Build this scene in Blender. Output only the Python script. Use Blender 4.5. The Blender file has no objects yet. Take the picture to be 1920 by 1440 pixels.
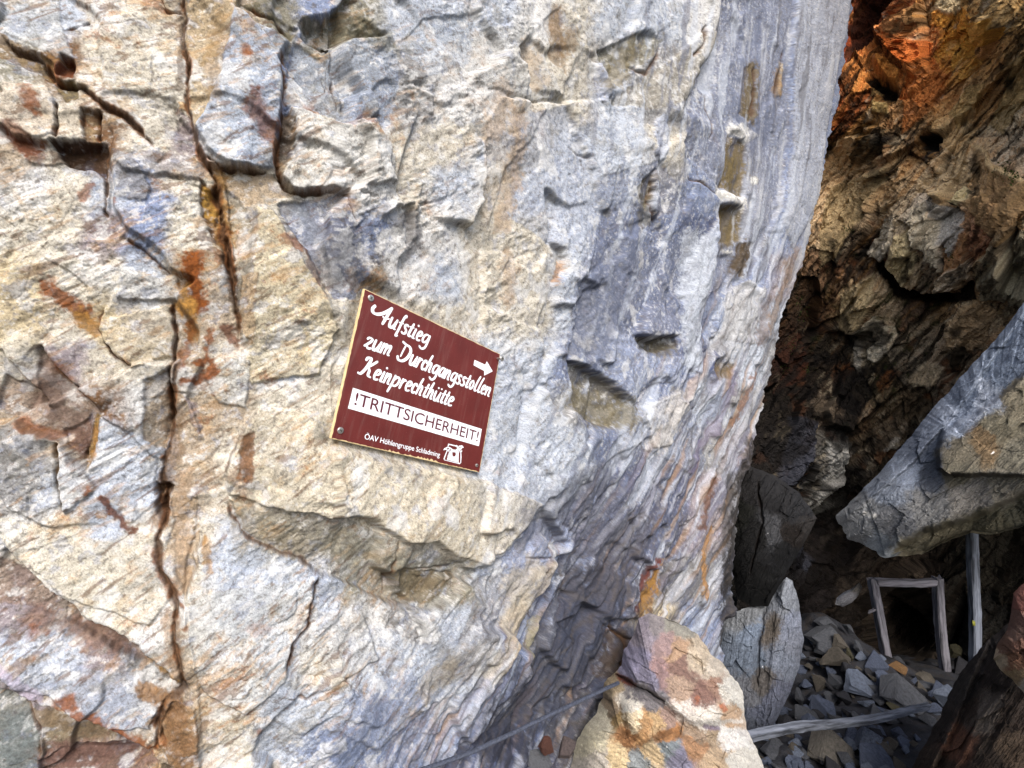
import bpy, bmesh, math, random
import numpy as np
from mathutils import Vector, Matrix

# ------------------------------------------------------------------ camera, sky, sun, exposure
SC = bpy.context.scene
COL = SC.collection
F = 960.0                                     # focal length in pixels of the 1920 px wide photograph
CAM = np.array([0.0, 0.0, 1.6])
cam = bpy.data.cameras.new('camera'); cam.sensor_width = 36.0; cam.lens = 18.0
cam.clip_start = 0.02; cam.clip_end = 2000
camo = bpy.data.objects.new('camera', cam); COL.objects.link(camo)
camo.location = CAM; camo.rotation_euler = (math.radians(90), 0, 0)
SC.camera = camo
SUN_DIR = Vector((0.10, -0.74, 0.66)).normalized()        # towards the sun
world = bpy.data.worlds.new('World'); SC.world = world; world.use_nodes = True
wn = world.node_tree.nodes; bg = wn['Background']
sky = wn.new('ShaderNodeTexSky'); sky.sky_type = 'NISHITA'; sky.sun_disc = False
sky.sun_elevation = math.asin(SUN_DIR.z); sky.sun_rotation = math.atan2(SUN_DIR.x, SUN_DIR.y)
sky.dust_density = 3.0; sky.ozone_density = 0.6
world.node_tree.links.new(sky.outputs[0], bg.inputs[0]); bg.inputs[1].default_value = 0.15
sl = bpy.data.lights.new('sun', 'SUN'); sl.energy = 1.5; sl.angle = math.radians(24); sl.color = (1.0, 0.985, 0.965)
so = bpy.data.objects.new('sun', sl); COL.objects.link(so)
so.rotation_euler = SUN_DIR.to_track_quat('Z', 'Y').to_euler()
SC.view_settings.view_transform = 'Standard'; SC.view_settings.look = 'None'
SC.view_settings.exposure = 1.14; SC.view_settings.gamma = 1.0
ALB = 0.62                                     # photographed colour of a fully lit stone -> its base colour

# ------------------------------------------------------------------ numeric helpers
f32 = np.float32
_ang = np.linspace(0, 2*np.pi, 256, endpoint=False).astype(f32)
_C, _S = np.cos(_ang), np.sin(_ang)
def _hash(xi, yi, seed):
    h = (xi.astype(np.uint32)*np.uint32(374761393) + yi.astype(np.uint32)*np.uint32(668265263) + np.uint32((seed*2654435761) & 0xffffffff))
    h ^= h >> np.uint32(13); h *= np.uint32(1274126177); h ^= h >> np.uint32(16)
    return h
def perlin(x, y, seed=0):
    x = np.asarray(x, f32); y = np.asarray(y, f32)
    xf = np.floor(x); yf = np.floor(y); xi = xf.astype(np.int64); yi = yf.astype(np.int64)
    fx = x-xf; fy = y-yf
    u = fx*fx*fx*(fx*(fx*6-15)+10); v = fy*fy*fy*(fy*(fy*6-15)+10)
    def g(ox, oy):
        h = _hash(xi+ox, yi+oy, seed) & np.uint32(255)
        return _C[h]*(fx-ox) + _S[h]*(fy-oy)
    a = g(0, 0); a += u*(g(1, 0)-a); b = g(0, 1); b += u*(g(1, 1)-b)
    return (a + v*(b-a))*f32(1.5)
def fbm(x, y, lam, n, seed=0, gain=0.55, ridged=False):
    out = 0; amp = 1.0; tot = 0
    for k in range(n):
        q = perlin(x/lam + 13.7*k, y/lam - 7.1*k, seed+k)
        if ridged: q = 1-2*np.abs(q)
        out = out + amp*q; tot += amp; amp *= gain; lam /= 2.03
    return out/tot
def facets(x, y, lam, seed=0, slope=1.0, jump=1.0):
    """Cracked-block relief: every cell of an irregular mosaic is a tilted plane."""
    x = np.asarray(x, f32)/lam; y = np.asarray(y, f32)/lam
    xi = np.floor(x).astype(np.int64); yi = np.floor(y).astype(np.int64)
    best = np.full(x.shape, 9e9, f32); sec = best.copy(); hgt = np.zeros(x.shape, f32); sx = hgt.copy(); sy = hgt.copy()
    for ox in (-1, 0, 1):
        for oy in (-1, 0, 1):
            h = _hash(xi+ox, yi+oy, seed)
            jx = (h & np.uint32(255)).astype(f32)/255; jy = ((h >> np.uint32(8)) & np.uint32(255)).astype(f32)/255
            dx = x-(xi+ox+jx); dy = y-(yi+oy+jy); d = dx*dx+dy*dy
            ga = (h >> np.uint32(16)) & np.uint32(255); off = ((h >> np.uint32(24)) & np.uint32(255)).astype(f32)/255-0.5
            pl = (_C[ga]*dx+_S[ga]*dy)*slope + off*jump
            near = d < best
            sec = np.where(near, best, np.minimum(sec, d)); hgt = np.where(near, pl, hgt); sx = np.where(near, x-dx, sx); sy = np.where(near, y-dy, sy); best = np.where(near, d, best)
    facets.site = (sx*lam, sy*lam)
    return hgt*lam, np.sqrt(sec)-np.sqrt(best)
def sstep(a, b, x):
    t = np.clip((x-a)/(b-a), 0, 1); return t*t*(3-2*t)
def terrace(n, k, sharp=0.18):
    q = n*k; fl = np.floor(q); fr = q-fl
    return (fl + sstep(0.5-sharp, 0.5+sharp, fr))/k
def blur(a, n=2):
    for _ in range(n):
        b = np.pad(a, 1, 'edge'); a = (b[:-2, 1:-1]+2*b[1:-1, 1:-1]+b[2:, 1:-1])/4
        b = np.pad(a, 1, 'edge'); a = (b[1:-1, :-2]+2*b[1:-1, 1:-1]+b[1:-1, 2:])/4
    return a.astype(f32)
def lin(c):
    c = np.asarray(c, float)/255.0
    return np.where(c <= 0.04045, c/12.92, ((c+0.055)/1.055)**2.4)
def polydist(px, py, pts):
    """Distance to a polyline, the side (positive on the right hand of its run) and the place along it (0..1)."""
    pts = np.asarray(pts, float); seg = np.hypot(*(pts[1:]-pts[:-1]).T); L = max(seg.sum(), 1e-6); acc = 0
    bd = np.full(px.shape, 9e9, f32); sg = np.ones(px.shape, f32); ar = np.zeros(px.shape, f32)
    for i in range(len(pts)-1):
        x0, y0 = pts[i]; dx, dy = pts[i+1]-pts[i]; l2 = max(dx*dx+dy*dy, 1e-6)
        t = np.clip(((px-x0)*dx+(py-y0)*dy)/l2, 0, 1)
        d = np.hypot(px-(x0+t*dx), py-(y0+t*dy))
        m = d < bd
        bd = np.where(m, d, bd); sg = np.where(m, np.sign(dx*(py-y0)-dy*(px-x0)), sg); ar = np.where(m, (acc+t*seg[i])/L, ar)
        acc += seg[i]
    return bd, sg, ar
def pixel(px, py, d):
    px = np.asarray(px, float); py = np.asarray(py, float); d = np.asarray(d, float)
    return np.stack([d*(px-960)/F, d*np.ones_like(px), CAM[2]-d*(py-720)/F], -1)

# ------------------------------------------------------------------ object helpers
def tag(o, label=None, cat=None, group=None, kind=None):
    if label: o['label'] = label
    if cat: o['category'] = cat
    if group: o['group'] = group
    if kind: o['kind'] = kind
    return o
def empty(name, loc):
    o = bpy.data.objects.new(name, None); COL.objects.link(o); o.location = loc; o.empty_display_size = 0.1
    return o
def link(name, me, mat=None, parent=None):
    o = bpy.data.objects.new(name, me); COL.objects.link(o)
    if mat: me.materials.append(mat)
    if parent is not None: o.parent = parent
    return o
def mesh_np(name, V, Q, col=None, smooth=False):
    V = np.ascontiguousarray(V.reshape(-1, 3), dtype=f32); Q = np.ascontiguousarray(Q, dtype=np.int32)
    n = Q.shape[1]
    me = bpy.data.meshes.new(name); me.vertices.add(len(V)); me.vertices.foreach_set('co', V.ravel())
    me.loops.add(Q.size); me.loops.foreach_set('vertex_index', Q.ravel())
    me.polygons.add(len(Q)); me.polygons.foreach_set('loop_start', np.arange(0, Q.size, n, dtype=np.int32))
    me.update(calc_edges=True); me.validate()
    me.polygons.foreach_set('use_smooth', np.full(len(me.polygons), smooth))
    if col is not None:
        a = me.color_attributes.new('stone_colour', 'FLOAT_COLOR', 'POINT')
        c = np.ones((len(V), 4), f32); c[:, :3] = col.reshape(-1, 3); a.data.foreach_set('color', c.ravel())
    return me
def grid_quads(R, C, wrap=False):
    r = np.arange(R-1)[:, None]; c = np.arange(C if wrap else C-1)[None, :]; c2 = (c+1) % C
    return np.stack([r*C+c, (r+1)*C+c, (r+1)*C+c2, r*C+c2], -1).reshape(-1, 4)

# ------------------------------------------------------------------ materials
def mat(name, rough=0.85, spec=0.25):
    m = bpy.data.materials.new(name); m.use_nodes = True
    b = m.node_tree.nodes['Principled BSDF']; b.inputs['Roughness'].default_value = rough
    b.inputs['Specular IOR Level'].default_value = spec
    return m, m.node_tree, b
def N(nt, t, **kw):
    n = nt.nodes.new(t)
    for k, v in kw.items():
        if k.startswith('i_'): n.inputs[k[2:].replace('_', ' ')].default_value = v
        else: setattr(n, k, v)
    return n
def stone_material(name, fine=260, rough=0.82, bump=0.5, spec=0.25, contrast=0.55):
    m, nt, b = mat(name, rough, spec); L = nt.links.new
    tc = N(nt, 'ShaderNodeTexCoord'); at = N(nt, 'ShaderNodeVertexColor', layer_name='stone_colour')
    n1 = N(nt, 'ShaderNodeTexNoise', i_Scale=fine, i_Detail=5.0, i_Roughness=0.7); L(tc.outputs['Object'], n1.inputs['Vector'])
    r1 = N(nt, 'ShaderNodeMapRange'); r1.inputs['From Min'].default_value = 0.3; r1.inputs['From Max'].default_value = 0.7
    r1.inputs['To Min'].default_value = 1-contrast; r1.inputs['To Max'].default_value = 1+contrast*0.9
    L(n1.outputs['Fac'], r1.inputs['Value'])
    mx = N(nt, 'ShaderNodeVectorMath', operation='SCALE'); L(at.outputs['Color'], mx.inputs[0]); L(r1.outputs['Result'], mx.inputs['Scale'])
    L(mx.outputs['Vector'], b.inputs['Base Color'])
    n2 = N(nt, 'ShaderNodeTexNoise', i_Scale=fine*0.6, i_Detail=8.0, i_Roughness=0.75); L(tc.outputs['Object'], n2.inputs['Vector'])
    bp = N(nt, 'ShaderNodeBump'); bp.inputs['Strength'].default_value = bump; bp.inputs['Distance'].default_value = 0.004
    L(n2.outputs['Fac'], bp.inputs['Height']); L(bp.outputs['Normal'], b.inputs['Normal'])
    return m
def plain_material(name, col, rough=0.5, spec=0.4, var=0.12, scale=40, bump=0.1, metal=0.0):
    m, nt, b = mat(name, rough, spec); L = nt.links.new; b.inputs['Metallic'].default_value = metal
    tc = N(nt, 'ShaderNodeTexCoord'); n1 = N(nt, 'ShaderNodeTexNoise', i_Scale=scale, i_Detail=6.0); L(tc.outputs['Object'], n1.inputs['Vector'])
    rp = N(nt, 'ShaderNodeValToRGB'); c = lin(col)
    rp.color_ramp.elements[0].position = 0.3; rp.color_ramp.elements[1].position = 0.7
    rp.color_ramp.elements[0].color = (*(c*(1-var)), 1); rp.color_ramp.elements[1].color = (*np.minimum(c*(1+var), 1), 1)
    L(n1.outputs['Fac'], rp.inputs['Fac']); L(rp.outputs['Color'], b.inputs['Base Color'])
    bp = N(nt, 'ShaderNodeBump'); bp.inputs['Strength'].default_value = bump; bp.inputs['Distance'].default_value = 0.002
    L(n1.outputs['Fac'], bp.inputs['Height']); L(bp.outputs['Normal'], b.inputs['Normal'])
    return m

PAL = {'W': (230, 229, 226), 'C': (220, 213, 197), 'Y': (214, 198, 164), 'T': (192, 176, 154), 'B': (128, 96, 68), 'R': (176, 124, 84),
       'G': (158, 158, 158), 'S': (138, 151, 180), 'L': (197, 205, 217), 'D': (92, 92, 98), 'K': (74, 86, 120), 'P': (160, 150, 154),
       'O': (154, 150, 134)}  # the blue tones also stand for bluish shade
PALL = {k: lin(v) for k, v in PAL.items()}
RUST = lin((146, 82, 34)); RUST2 = lin((112, 62, 38)); DIRT = lin((84, 62, 44)); OCHRE = lin((182, 134, 66)); WHITE = lin((238, 236, 230))

def relief(px, py, H, feats, Hc=None):
    """Adds traced ledges, cracks, bulges and hollows (pixels of relief) to H."""
    crack = np.zeros(px.shape, f32)
    Hc = H if Hc is None else Hc
    for ft in feats:
        k = ft[0]
        if k == 'blob':
            _, cx, cy, rx, ry, ang, h = ft[:7]; pw = ft[7] if len(ft) > 7 else 2.0
            m = np.hypot(px-cx, py-cy) < 2.6*max(rx, ry)
            dx = px[m]-cx; dy = py[m]-cy; c, s = math.cos(math.radians(ang)), math.sin(math.radians(ang))
            q = np.sqrt(((dx*c+dy*s)/rx)**2+((-dx*s+dy*c)/ry)**2)
            H[m] += h*np.exp(-q**pw)
        else:
            pts = np.asarray(ft[1], float)
            R = (max(ft[4], ft[5])*3.2 if k == 'step' else ft[2]*4)+4
            m = (px > pts[:, 0].min()-R) & (px < pts[:, 0].max()+R) & (py > pts[:, 1].min()-R) & (py < pts[:, 1].max()+R)
            if not m.any(): continue
            d, sg, ar = polydist(px[m], py[m], pts)
            if k == 'step':
                _, _, hl, hr, wl, wr = ft[:6]; tp = ft[6] if len(ft) > 6 else 0.12
                t = sstep(0, tp, ar)*sstep(0, tp, 1-ar)
                b = 0.5+0.5*np.tanh(sg*d/(1.3+0.05*(abs(hl)+abs(hr))+4.5*sstep(1050, 1300, px[m])*sstep(1640, 1600, px[m])))
                H[m] += t*(b*hr*np.exp(-d/wr)+(1-b)*hl*np.exp(-d/wl))
            else:
                _, _, w, dep = ft[:4]; t = sstep(-0.02, 0.1, ar)*sstep(-0.02, 0.1, 1-ar)
                L = np.hypot(*(pts[1:]-pts[:-1]).T).sum(); w = w*(0.20+0.60*sstep(-0.45, 0.5, fbm(ar*L/42+pts[0, 0], ar*0+pts[0, 1], 1, 2, 9)))
                q = t*np.exp(-(d/w)**2); Hc[m] -= dep*q*0.62
                crack[m] = np.maximum(crack[m], t*np.exp(-(d/(w*1.1))**2)*np.minimum(1, dep/22))
    return crack
def stains(px, py, n, col, lst):
    for pts, w, c, amt in lst:
        pts = np.asarray(pts, float)
        if len(pts) == 1: pts = np.vstack([pts, pts+0.5])
        R = w*2.6
        m = (px > pts[:, 0].min()-R) & (px < pts[:, 0].max()+R) & (py > pts[:, 1].min()-R) & (py < pts[:, 1].max()+R)
        if not m.any(): continue
        d, _, _ = polydist(px[m], py[m], pts)
        a = (sstep(-0.1, 0.45, 0.75-d/w*0.75+n[m]*0.9)*amt)[:, None]
        col[m] = col[m]*(1-a)+np.asarray(c)*(0.8+0.5*np.clip(n[m], -0.6, 0.8))[:, None]*a

# ------------------------------------------------------------------ the sign's plane fixes the cliff's plane
corner = np.array([[683, 541], [938, 664], [899, 886], [620, 822]], float)
A = []
for (x, y), (u, v) in zip([(0, 0), (1, 0), (1, 1), (0, 1)], corner):
    A += [[x, y, 1, 0, 0, 0, -u*x, -u*y, -u], [0, 0, 0, x, y, 1, -v*x, -v*y, -v]]
HM = np.linalg.svd(np.array(A))[2][-1].reshape(3, 3)
MM = np.linalg.inv(np.array([[F, 0, 960], [0, F, 720], [0, 0, 1]]))@HM
if MM[2, 2] < 0: MM = -MM; HM = -HM
SIGN_W = 0.50
k_ = SIGN_W/np.linalg.norm(MM[:, 0]); MM = MM*k_
def c2w(v): return np.array([v[0], v[2], -v[1]])
S_A, S_B, S_O = c2w(MM[:, 0]), c2w(MM[:, 1]), c2w(MM[:, 2])+CAM        # sign's right edge, down edge, top left corner
nrm = np.cross(S_B, S_A); nrm /= np.linalg.norm(nrm)
if nrm[1] > 0: nrm = -nrm                                              # towards the camera
HI = np.linalg.inv(HM)
def uv_of(px, py):
    q = HI@np.array([px, py, 1.0]); return q[0]/q[2], q[1]/q[2]
K0 = float(nrm@(S_O-nrm*0.016-CAM))
def cliff_depth(px, py):
    rx = (px-960)/F; ry = (py-720)/F
    g = np.where(rx < -0.35, -0.35+(rx+0.35)*0.55, rx)
    return K0/(nrm[0]*g + nrm[1] - nrm[2]*ry*0.4)

# ------------------------------------------------------------------ cliff face
SIL = np.array([(-2600, 1640), (-400, 1622), (0, 1597), (60, 1590), (130, 1580), (200, 1572), (260, 1556), (310, 1545), (380, 1530), (430, 1520), (490, 1505),
                (540, 1490), (600, 1468), (660, 1455), (740, 1438), (820, 1416), (900, 1394), (980, 1383), (1060, 1374), (1130, 1368), (1200, 1362),
                (1260, 1356), (1440, 1350), (2400, 1340)], float)
GRID = """
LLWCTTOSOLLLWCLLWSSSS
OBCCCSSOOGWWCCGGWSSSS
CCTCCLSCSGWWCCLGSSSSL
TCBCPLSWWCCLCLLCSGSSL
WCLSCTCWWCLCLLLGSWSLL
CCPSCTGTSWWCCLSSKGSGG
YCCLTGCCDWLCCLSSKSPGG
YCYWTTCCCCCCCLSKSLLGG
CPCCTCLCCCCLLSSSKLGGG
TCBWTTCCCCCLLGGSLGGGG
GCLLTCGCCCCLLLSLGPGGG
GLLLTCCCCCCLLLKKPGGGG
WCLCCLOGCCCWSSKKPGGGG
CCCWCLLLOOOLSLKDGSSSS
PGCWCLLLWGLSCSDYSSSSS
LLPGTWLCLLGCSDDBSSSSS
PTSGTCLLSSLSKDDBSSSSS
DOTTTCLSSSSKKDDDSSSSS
""".split()
def letter_field(px, py):  # broad light and shade of the face are painted in with the letters
    g = np.array([[PALL[c] for c in r] for r in GRID])
    fx = np.clip((px-40)/80, 0, g.shape[1]-1.001); fy = np.clip((py-40)/80, 0, g.shape[0]-1.001)
    xi = fx.astype(int); yi = fy.astype(int); tx = (fx-xi)[..., None]; ty = (fy-yi)[..., None]
    tx = sstep(0.30, 0.70, tx); ty = sstep(0.30, 0.70, ty)
    return (g[yi, xi]*(1-tx)+g[yi, xi+1]*tx)*(1-ty)+(g[yi+1, xi]*(1-tx)+g[yi+1, xi+1]*tx)*ty

CLIFF = [
    # big shape of the face
    ('blob', 470, 170, 75, 170, 0, 26), ('blob', 620, 300, 80, 75, 0, 22), ('blob', 600, 850, 190, 110, 0, 30), ('blob', 780, 980, 130, 80, 10, 26),
    ('blob', 520, 480, 60, 120, -15, 14), ('blob', 120, 240, 70, 40, 10, -16), ('blob', 420, 1180, 130, 160, 0, 16), ('blob', 160, 1010, 120, 90, 20, 14),
    ('blob', 1180, 150, 120, 90, -40, -18), ('blob', 1230, 500, 90, 130, 10, -26), ('blob', 1130, 757, 52, 42, 20, -10, 4), ('blob', 1046, 490, 20, 36, 10, -14),
    ('blob', 1312, 560, 22, 150, 14, 8), ('blob', 1100, 1120, 90, 200, 28, -30), ('blob', 900, 1200, 150, 120, -20, 10), ('blob', 760, 1080, 70, 55, 10, -6),
    ('blob', 1225, 385, 26, 60, 0, -6), ('blob', 1290, 230, 60, 90, 30, 14), ('blob', 1150, 110, 30, 40, 20, -18), ('blob', 320, 800, 50, 130, 5, -26),
    ('blob', 410, 420, 26, 70, -12, -24), ('blob', 110, 780, 80, 60, 40, -18), ('blob', 980, 1370, 120, 60, -25, -30), ('blob', 1040, 860, 60, 120, 10, 12),
    # main vertical cleft
    ('crack', [(338, -40), (350, 40), (348, 90), (356, 130), (352, 200), (362, 235), (375, 290), (392, 320), (405, 345), (412, 400), (425, 450), (432, 500), (437, 545), (448, 600), (452, 650)], 6, 28),
    ('crack', [(403, 340), (412, 400), (424, 455), (434, 510)], 13, 16),
    ('step', [(338, -40), (350, 40), (348, 90), (356, 130), (352, 200), (362, 235), (375, 290), (392, 320), (413, 322), (440, 328), (475, 331), (505, 326)], 26, -8, 45, 60),
    ('crack', [(390, 305), (413, 322), (440, 329), (475, 331), (505, 327)], 4, 26),
    ('crack', [(340, 640), (330, 700), (318, 760), (322, 800), (305, 870), (300, 930), (312, 960), (300, 1010), (305, 1060), (325, 1090), (335, 1130), (330, 1170), (345, 1230), (352, 1270), (312, 1300), (300, 1340), (322, 1410)], 9, 20),
    ('crack', [(326, 560), (325, 615), (328, 640), (319, 690), (318, 750), (322, 790)], 5, 22),
    ('crack', [(308, 905), (312, 935), (306, 965)], 10, 40), ('step', [(372, 900), (368, 980), (350, 1060), (352, 1130), (372, 1220), (380, 1330), (384, 1430)], -3, 6, 30, 60),
    # blocks right of the cleft
    ('crack', [(545, 66), (530, 100), (522, 133), (530, 157), (530, 187), (527, 213), (527, 253), (517, 293), (517, 327), (530, 357), (543, 364), (600, 365), (640, 362)], 4, 30),
    ('step', [(545, 60), (530, 100), (522, 133), (530, 157), (530, 187), (527, 253), (517, 300), (520, 330)], -16, 12, 30, 30),
    ('step', [(520, 300), (522, 335), (545, 364), (600, 365), (650, 362)], 16, -8, 30, 40),
    ('step', [(527, 225), (553, 208), (577, 220), (597, 227), (613, 237), (660, 237), (700, 228)], -16, 16, 24, 36), ('crack', [(530, 218), (553, 207), (577, 219), (597, 226), (613, 237), (650, 238)], 3, 18),
    ('step', [(530, 240), (545, 245), (553, 300), (548, 345)], 10, -8, 20, 14), ('step', [(560, 42), (587, 30), (610, 25), (640, 10), (660, -20)], 22, -30, 40, 30), ('step', [(600, 92), (623, 83), (660, 72), (700, 68), (735, 66)], -18, 14, 26, 40),
    ('crack', [(455, 20), (487, 32), (515, 37), (540, 60)], 5, 14), ('crack', [(600, 105), (612, 150), (632, 215)], 3, 12), ('crack', [(640, 135), (634, 180), (642, 220)], 3, 12),
    ('step', [(485, 386), (498, 388), (533, 420), (553, 447), (577, 477), (600, 530), (632, 590)], -9, 14, 40, 60), ('step', [(490, 384), (482, 390), (477, 420), (467, 477), (457, 560), (452, 660)], 12, -8, 40, 26),
    ('crack', [(640, 363), (643, 390), (657, 420)], 2.5, 16), ('crack', [(640, 365), (665, 372), (688, 380)], 3, 12),
    ('step', [(690, 420), (730, 395), (770, 385), (772, 420), (755, 470)], 12, -14, 20, 26), ('step', [(735, 165), (770, 160), (800, 185), (812, 230)], -8, 12, 20, 30),
    # upper left
    ('crack', [(0, 67), (33, 96), (79, 117), (108, 154), (125, 167), (158, 175), (196, 204), (233, 221), (267, 254), (298, 288)], 6, 26), ('step', [(0, 67), (33, 96), (79, 117), (108, 154), (158, 175), (196, 204), (233, 221), (267, 254), (298, 288)], 12, -8, 40, 30),
    ('step', [(-20, 230), (0, 238), (25, 258), (83, 271), (133, 277), (204, 274)], 16, -16, 30, 30), 
    ('crack', [(204, 280), (202, 325), (199, 367), (198, 410)], 4, 22), ('crack', [(110, 195), (109, 230), (112, 267)], 4, 22), ('crack', [(190, 212), (192, 240), (190, 267)], 6, 24), ('crack', [(156, 208), (157, 245)], 3, 16),
    ('crack', [(237, 450), (275, 471), (300, 496), (325, 521)], 4, 14), ('step', [(225, 440), (275, 471), (300, 496), (325, 525)], 10, -8, 30, 30), ('crack', [(304, 6), (317, 29), (346, 35)], 3, 18), ('crack', [(118, 62), (140, 58), (175, 46)], 4, 14),
    ('step', [(330, 195), (338, 225), (365, 255), (370, 300)], 8, -14, 20, 14), ('step', [(215, 300), (240, 330), (300, 335), (385, 345)], 10, -6, 30, 30), ('step', [(202, 290), (205, 340), (204, 400)], -6, 8, 20, 30),
    # middle left
    ('crack', [(200, 573), (187, 594), (182, 615), (191, 639), (205, 660), (229, 677), (250, 688)], 4, 20), ('step', [(222, 530), (205, 570), (187, 594), (182, 615), (191, 639), (229, 677), (260, 692)], 10, -8, 50, 40),
    ('step', [(-10, 640), (17, 684), (38, 712), (63, 733), (90, 770)], 16, -20, 40, 40), ('crack', [(0, 649), (17, 684), (38, 712), (63, 733)], 3, 16), ('step', [(66, 640), (94, 681), (118, 712), (149, 736), (174, 757), (190, 778)], 16, -26, 50, 40),
    ('crack', [(66, 645), (94, 681), (118, 712), (149, 736), (174, 757)], 5, 20), ('step', [(15, 790), (45, 812), (101, 828), (132, 861), (158, 888)], -22, 12, 40, 50), ('step', [(160, 890), (170, 850), (181, 812), (188, 772)], -20, 8, 26, 40),
    ('step', [(98, 822), (109, 875), (118, 934), (123, 968)], 10, -20, 40, 26), ('step', [(188, 778), (222, 802), (257, 830), (290, 862)], 8, -6, 30, 40),
    ('step', [(495, 758), (462, 792), (448, 819), (430, 854), (424, 889), (428, 925)], 20, -14, 70, 40), ('crack', [(462, 792), (448, 819), (430, 854), (424, 889)], 3, 12), ('step', [(345, 740), (368, 790), (380, 830)], -8, 10, 15, 15),
    # overhang under the sign
    ('step', [(424, 905), (431, 930), (487, 937), (544, 952), (600, 960), (640, 967), (677, 969), (702, 985), (740, 1010), (798, 1012), (832, 1037), (865, 1062), (907, 1058), (948, 1029), (986, 983), (1015, 946), (1050, 905)], 13, -6, 150, 60, 0.06),
    ('step', [(427, 937), (435, 967), (465, 1001), (499, 1020), (525, 1029), (562, 1042), (592, 1072), (640, 1087), (727, 1133), (786, 1154), (832, 1108), (895, 1066)], -4, 10, 40, 110, 0.08),
    ('crack', [(427, 937), (435, 967), (465, 1001), (499, 1020), (525, 1029), (562, 1042), (592, 1072)], 5, 14), ('crack', [(732, 1004), (730, 1067), (734, 1120)], 3, 14), ('crack', [(596, 1076), (585, 1125), (574, 1170), (544, 1200), (536, 1249)], 4, 24),
    ('step', [(596, 1076), (585, 1125), (574, 1170), (544, 1200), (536, 1249), (560, 1262), (640, 1265)], -8, 10, 40, 40), ('crack', [(735, 1068), (790, 1064), (850, 1062)], 4, 12),
    # lower left
    ('step', [(-10, 1030), (37, 1065), (82, 1099), (124, 1125), (169, 1159), (225, 1177), (274, 1207), (319, 1237), (352, 1273)], 20, -28, 60, 50, 0.06), ('crack', [(0, 1039), (37, 1065), (82, 1099), (124, 1125), (169, 1159)], 6, 22),
    ('crack', [(274, 1207), (319, 1237), (352, 1273)], 8, 30), ('step', [(-10, 1255), (34, 1297), (75, 1316), (142, 1331), (202, 1357), (262, 1387), (296, 1393)], 16, -30, 50, 50, 0.06), ('crack', [(34, 1297), (56, 1339), (75, 1369), (75, 1417)], 4, 18),
    ('step', [(300, 1424), (352, 1429), (412, 1430), (450, 1428), (500, 1436)], 16, -40, 40, 40), ('crack', [(300, 1335), (298, 1360), (296, 1390)], 5, 20), ('step', [(330, 1290), (310, 1330), (300, 1380)], -12, 8, 20, 30),
    ('crack', [(525, 1290), (575, 1300), (610, 1280), (650, 1262)], 4, 12), ('step', [(600, 1400), (612, 1368), (616, 1350)], -6, 8, 20, 20),
    # right of the sign
    ('step', [(1353, -30), (1353, 50), (1338, 90), (1315, 125), (1289, 175), (1270, 210), (1260, 240)], 12, 26, 40, 60), ('step', [(1353, -30), (1352, 50), (1338, 92), (1314, 127), (1288, 177), (1268, 214)], -34, -10, 70, 40),
    ('crack', [(1287, 300), (1300, 333), (1321, 346), (1342, 367), (1354, 383)], 4, 22), ('step', [(1278, 250), (1283, 300), (1300, 333), (1321, 346), (1342, 367), (1356, 386)], -10, 14, 30, 30), ('step', [(1354, 380), (1350, 408), (1347, 450), (1330, 530), (1317, 583), (1310, 640), (1318, 700)], -12, 6, 22, 20),
    ('step', [(1330, 420), (1300, 508), (1287, 558), (1286, 600), (1279, 670)], 5, -5, 26, 40), ('step', [(1229, 315), (1233, 392), (1258, 433), (1266, 460)], 6, -8, 26, 40), ('crack', [(1229, 330), (1233, 392), (1245, 412)], 3, 14),
    ('step', [(1240, 560), (1217, 575), (1200, 625), (1225, 637), (1254, 631), (1278, 628)], 10, -8, 40, 22), ('blob', 1232, 650, 34, 12, 4, -8, 4),
    ('step', [(1066, 672), (1108, 687), (1133, 704), (1154, 717), (1167, 742), (1185, 764)], 10, -8, 40, 40), ('step', [(1196, 768), (1217, 725), (1242, 708), (1264, 716)], -4, -24, 30, 26), ('step', [(1075, 700), (1085, 760), (1110, 790), (1170, 812)], -10, 10, 18, 30),
    ('step', [(1025, 446), (1058, 467), (1060, 515), (1033, 535)], 8, -14, 20, 18), ('step', [(1084, 560), (1076, 640), (1066, 675)], -6, 14, 26, 40), ('step', [(1000, 690), (1000, 740), (992, 790)], 4, -12, 20, 20),
    ('step', [(1362, 255), (1358, 317), (1353, 352), (1348, 384), (1346, 450)], -8, 6, 20, 24), ('step', [(1402, 262), (1402, 375), (1398, 442), (1386, 460)], 6, -6, 40, 30), ('step', [(1352, 350), (1378, 362), (1404, 372)], -14, 16, 16, 24), ('step', [(1349, 386), (1376, 387), (1400, 388)], 16, -20, 12, 20),
    ('step', [(1368, 236), (1385, 228), (1406, 256)], -14, 16, 16, 20), ('crack', [(1424, 120), (1424, 180), (1418, 220)], 6, 22), ('crack', [(1478, 90), (1468, 150), (1462, 175)], 4, 18), ('crack', [(1325, 170), (1335, 230), (1332, 265)], 3, 14),
    ('step', [(1410, 540), (1430, 570), (1432, 600), (1424, 640)], 14, -16, 30, 16), ('step', [(1380, 470), (1388, 520), (1410, 545)], 10, -14, 20, 30), ('blob', 1352, 690, 16, 16, 20, -14, 4), ('step', [(1016, 946), (1040, 985), (1075, 1020), (1070, 1048)], 16, -16, 40, 20), ('crack', [(985, 1050), (1020, 1046), (1062, 1052)], 3, 12),
    ('step', [(1020, 1060), (1005, 1120), (985, 1180), (948, 1210), (930, 1265)], -6, 14, 22, 40), ('crack', [(1022, 1130), (1020, 1160), (1018, 1190)], 4, 16), ('step', [(1110, 1135), (1160, 1165), (1200, 1160), (1215, 1100)], 14, -18, 40, 26), ('crack', [(1160, 1175), (1180, 1200), (1165, 1250)], 8, 30),
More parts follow.
